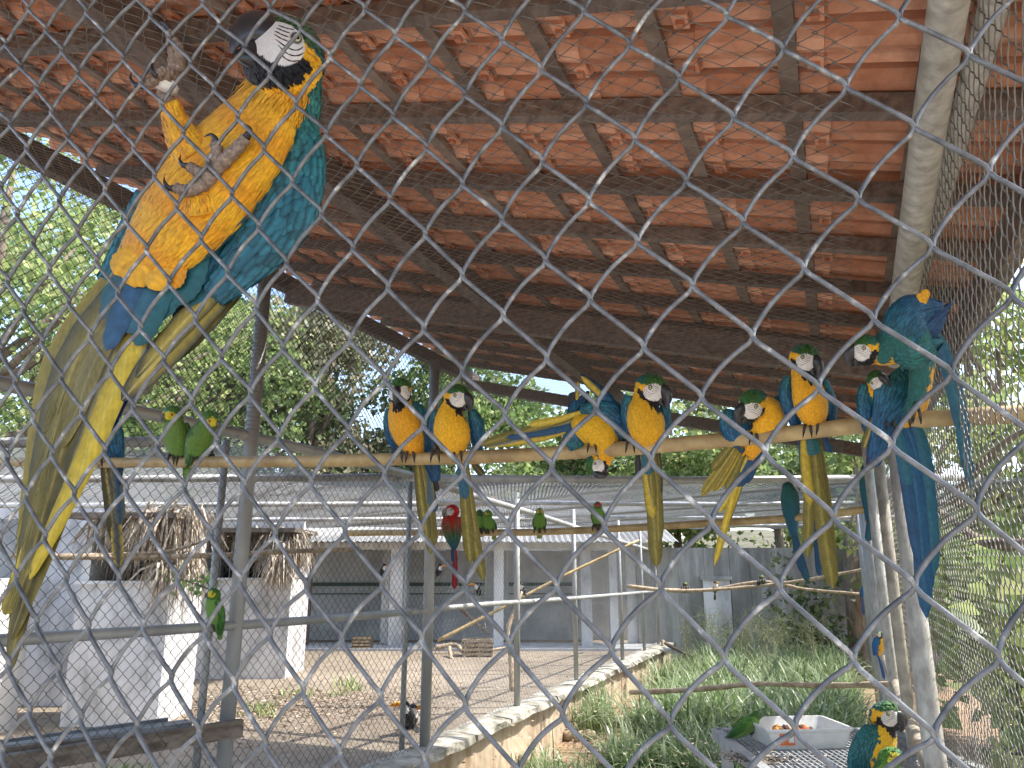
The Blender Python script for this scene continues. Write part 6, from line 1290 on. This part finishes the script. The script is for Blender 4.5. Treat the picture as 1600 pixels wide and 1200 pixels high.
# flight feathers of the near wing: dark, yellow-edged below
BT = (.012, .014, .018)
fl_cols = ((.42, .31, .03), (.03, .035, .02), (.55, .45, .15), None, (.02, .025, .03), .82)
for i, (a, m_, e, w_, cl) in enumerate((
    ((405, 392, -4), (300, 503, 2), (190, 626, 10), 25, fl_cols), ((412, 388, -8), (322, 495, -4), (204, 606, 4), 22, ((.34, .27, .03), BT, (.5, .4, .12), None, BT, .75)),
    ((395, 395, 0), (300, 490, 4), (212, 590, 8), 17, ((.36, .27, .03), (.05, .05, .02), (.55, .45, .15), None, BT, .85)), ((425, 380, -10), (345, 470, -8), (250, 565, -4), 16, (TEAL, (.4, .32, .04), (.1, .15, .15), None, BT, .7)),
    ((440, 360, -14), (385, 430, -12), (300, 500, -10), 17, (TEAL, BLUE, (.03, .1, .12))), ((450, 340, -8), (400, 410, -6), (335, 465, -4), 17, (TEAL, TEALG, (.03, .1, .12))), ((430, 330, 2), (380, 400, 4), (312, 452, 4), 18, (TEAL, BLUE, (.03, .1, .12))),
    ((380, 400, -4), (330, 440, -2), (270, 500, 2), 15, (BT, (.03, .05, .06), (.1, .1, .1))), ((395, 385, 0), (345, 430, 2), (290, 478, 6), 14, (TEAL, TEAL, (.05, .1, .1))), ((410, 345, 8), (360, 395, 10), (300, 430, 12), 17, (BLUE, TEAL, (.04, .1, .12))))):
    blade(hf, 'flight_feather', [a, m_, e], w_, barb(*cl), hr, seg=34, nc=10, camber=.06, taper=(.6, .55, .1), rg=rq, rag=.03)
# vent tufts: yellow, then teal under tail coverts
VT = [((250, 395, 20), (225, 420, 22), (190, 432, 20), 24, YEL), ((270, 400, 22), (252, 425, 24), (232, 450, 22), 22, YEL), ((230, 390, 18), (200, 405, 18), (178, 428, 14), 20, YEL), ((285, 405, 14), (275, 430, 16), (262, 448, 14), 16, YEL2),
      ((215, 410, 8), (185, 445, 10), (160, 480, 8), 15, (.03, .13, .15)), ((240, 430, 10), (222, 480, 12), (198, 520, 8), 19, (.03, .115, .17)), ((270, 430, 8), (238, 490, 8), (212, 540, 4), 20, TEAL), ((225, 425, 12), (195, 480, 14), (166, 548, 10), 17, (.03, .10, .20)), ((300, 420, 4), (270, 460, 4), (240, 500, 2), 18, TEAL), ((320, 400, 6), (300, 440, 6), (272, 475, 4), 18, TEAL), ((200, 420, 10), (176, 460, 12), (158, 500, 8), 10, (.04, .12, .16))]
for a, m_, e, w_, c in VT:
    a, m_, e = [(q[0], q[1], q[2] + 10) for q in (a, m_, e)]
    blade(hf, 'tail_covert', [a, m_, e], w_, barb(c, tuple(k * .8 for k in c), tuple(min(1, k * 1.1) for k in c)), hr, seg=20, nc=8, camber=.2, taper=(.5, .6, .1), rg=rq, rag=.06)
fb = MB()
# long tail feathers
YB = (.62, .46, .03); OL2 = (.19, .16, .035); DK2 = (.07, .06, .025)
for a, m1, m2, e, w_, cl in (
    ((190, 440, -6), (120, 560, -4), (80, 700, 0), (14, 1052, 8), 30, (OL2, DK2, (.45, .38, .12))),
    ((170, 440, -10), (100, 560, -8), (70, 680, -4), (30, 930, 0), 29, (OL2, (.30, .23, .02), (.5, .42, .15))),
    ((215, 470, 0), (160, 600, 2), (100, 760, 6), (16, 1000, 12), 28, (DK2, OL2, (.35, .3, .1))),
    ((232, 468, -4), (178, 612, 10), (124, 740, 14), (46, 905, 18), 19, (YB, (.40, .30, .02), (.6, .5, .12))),
    ((195, 450, -2), (140, 590, 0), (92, 720, 4), (22, 960, 10), 26, ((.15, .125, .035), (.25, .2, .04), (.4, .33, .12))),
    ((240, 480, -2), (190, 600, -2), (140, 700, 0), (90, 800, 4), 20, ((.015, .05, .16), (.01, .03, .10), (.03, .06, .15))),
    ((250, 470, 2), (195, 590, 3), (150, 690, 4), (110, 790, 8), 15, (YB, (.015, .05, .16), (.6, .5, .12))),
    ((150, 470, -12), (96, 590, -10), (66, 690, -8), (40, 780, -6), 22, ((.26, .21, .04), (.12, .10, .03), (.5, .42, .15))),
    ((120, 700, 2), (84, 790, 4), (50, 880, 8), (6, 960, 10), 26, (OL2, YB, (.4, .33, .1))),
    ((205, 470, 2), (150, 560, 4), (120, 640, 6), (95, 700, 8), 16, ((.17, .15, .05), (.25, .2, .06), (.3, .26, .12)))):
    blade(hf, 'tail_feather', [a, m1, m2, e], w_, barb(*cl), hr, seg=60, nc=12, camber=.15, taper=(.5, .35, .12), rg=rq, rag=.02)
# loose barbs that fray off the tail
Pb = []; 
for _ in range(80):
    t = rq.random(); x0 = 105 - 75 * t + rq.uniform(-24, 14); y0 = 600 + 330 * t; L_ = rq.uniform(20, 60); Pb.append([np.array(hf.W(Vector((x0 - k * L_ * .3 + rq.uniform(-1, 1), -(y0 + k * L_), 12 + k * 6)))) for k in (0, .33, .66, 1)])
V, Q = tubes_np(np.array(Pb), .00045, 3, (.2, .9, .3)); npmesh('loose_barbs', V, Q, M['feather_big'], hr, cols=np.tile([[.20, .17, .04]], (len(V), 1)), kind='stuff')
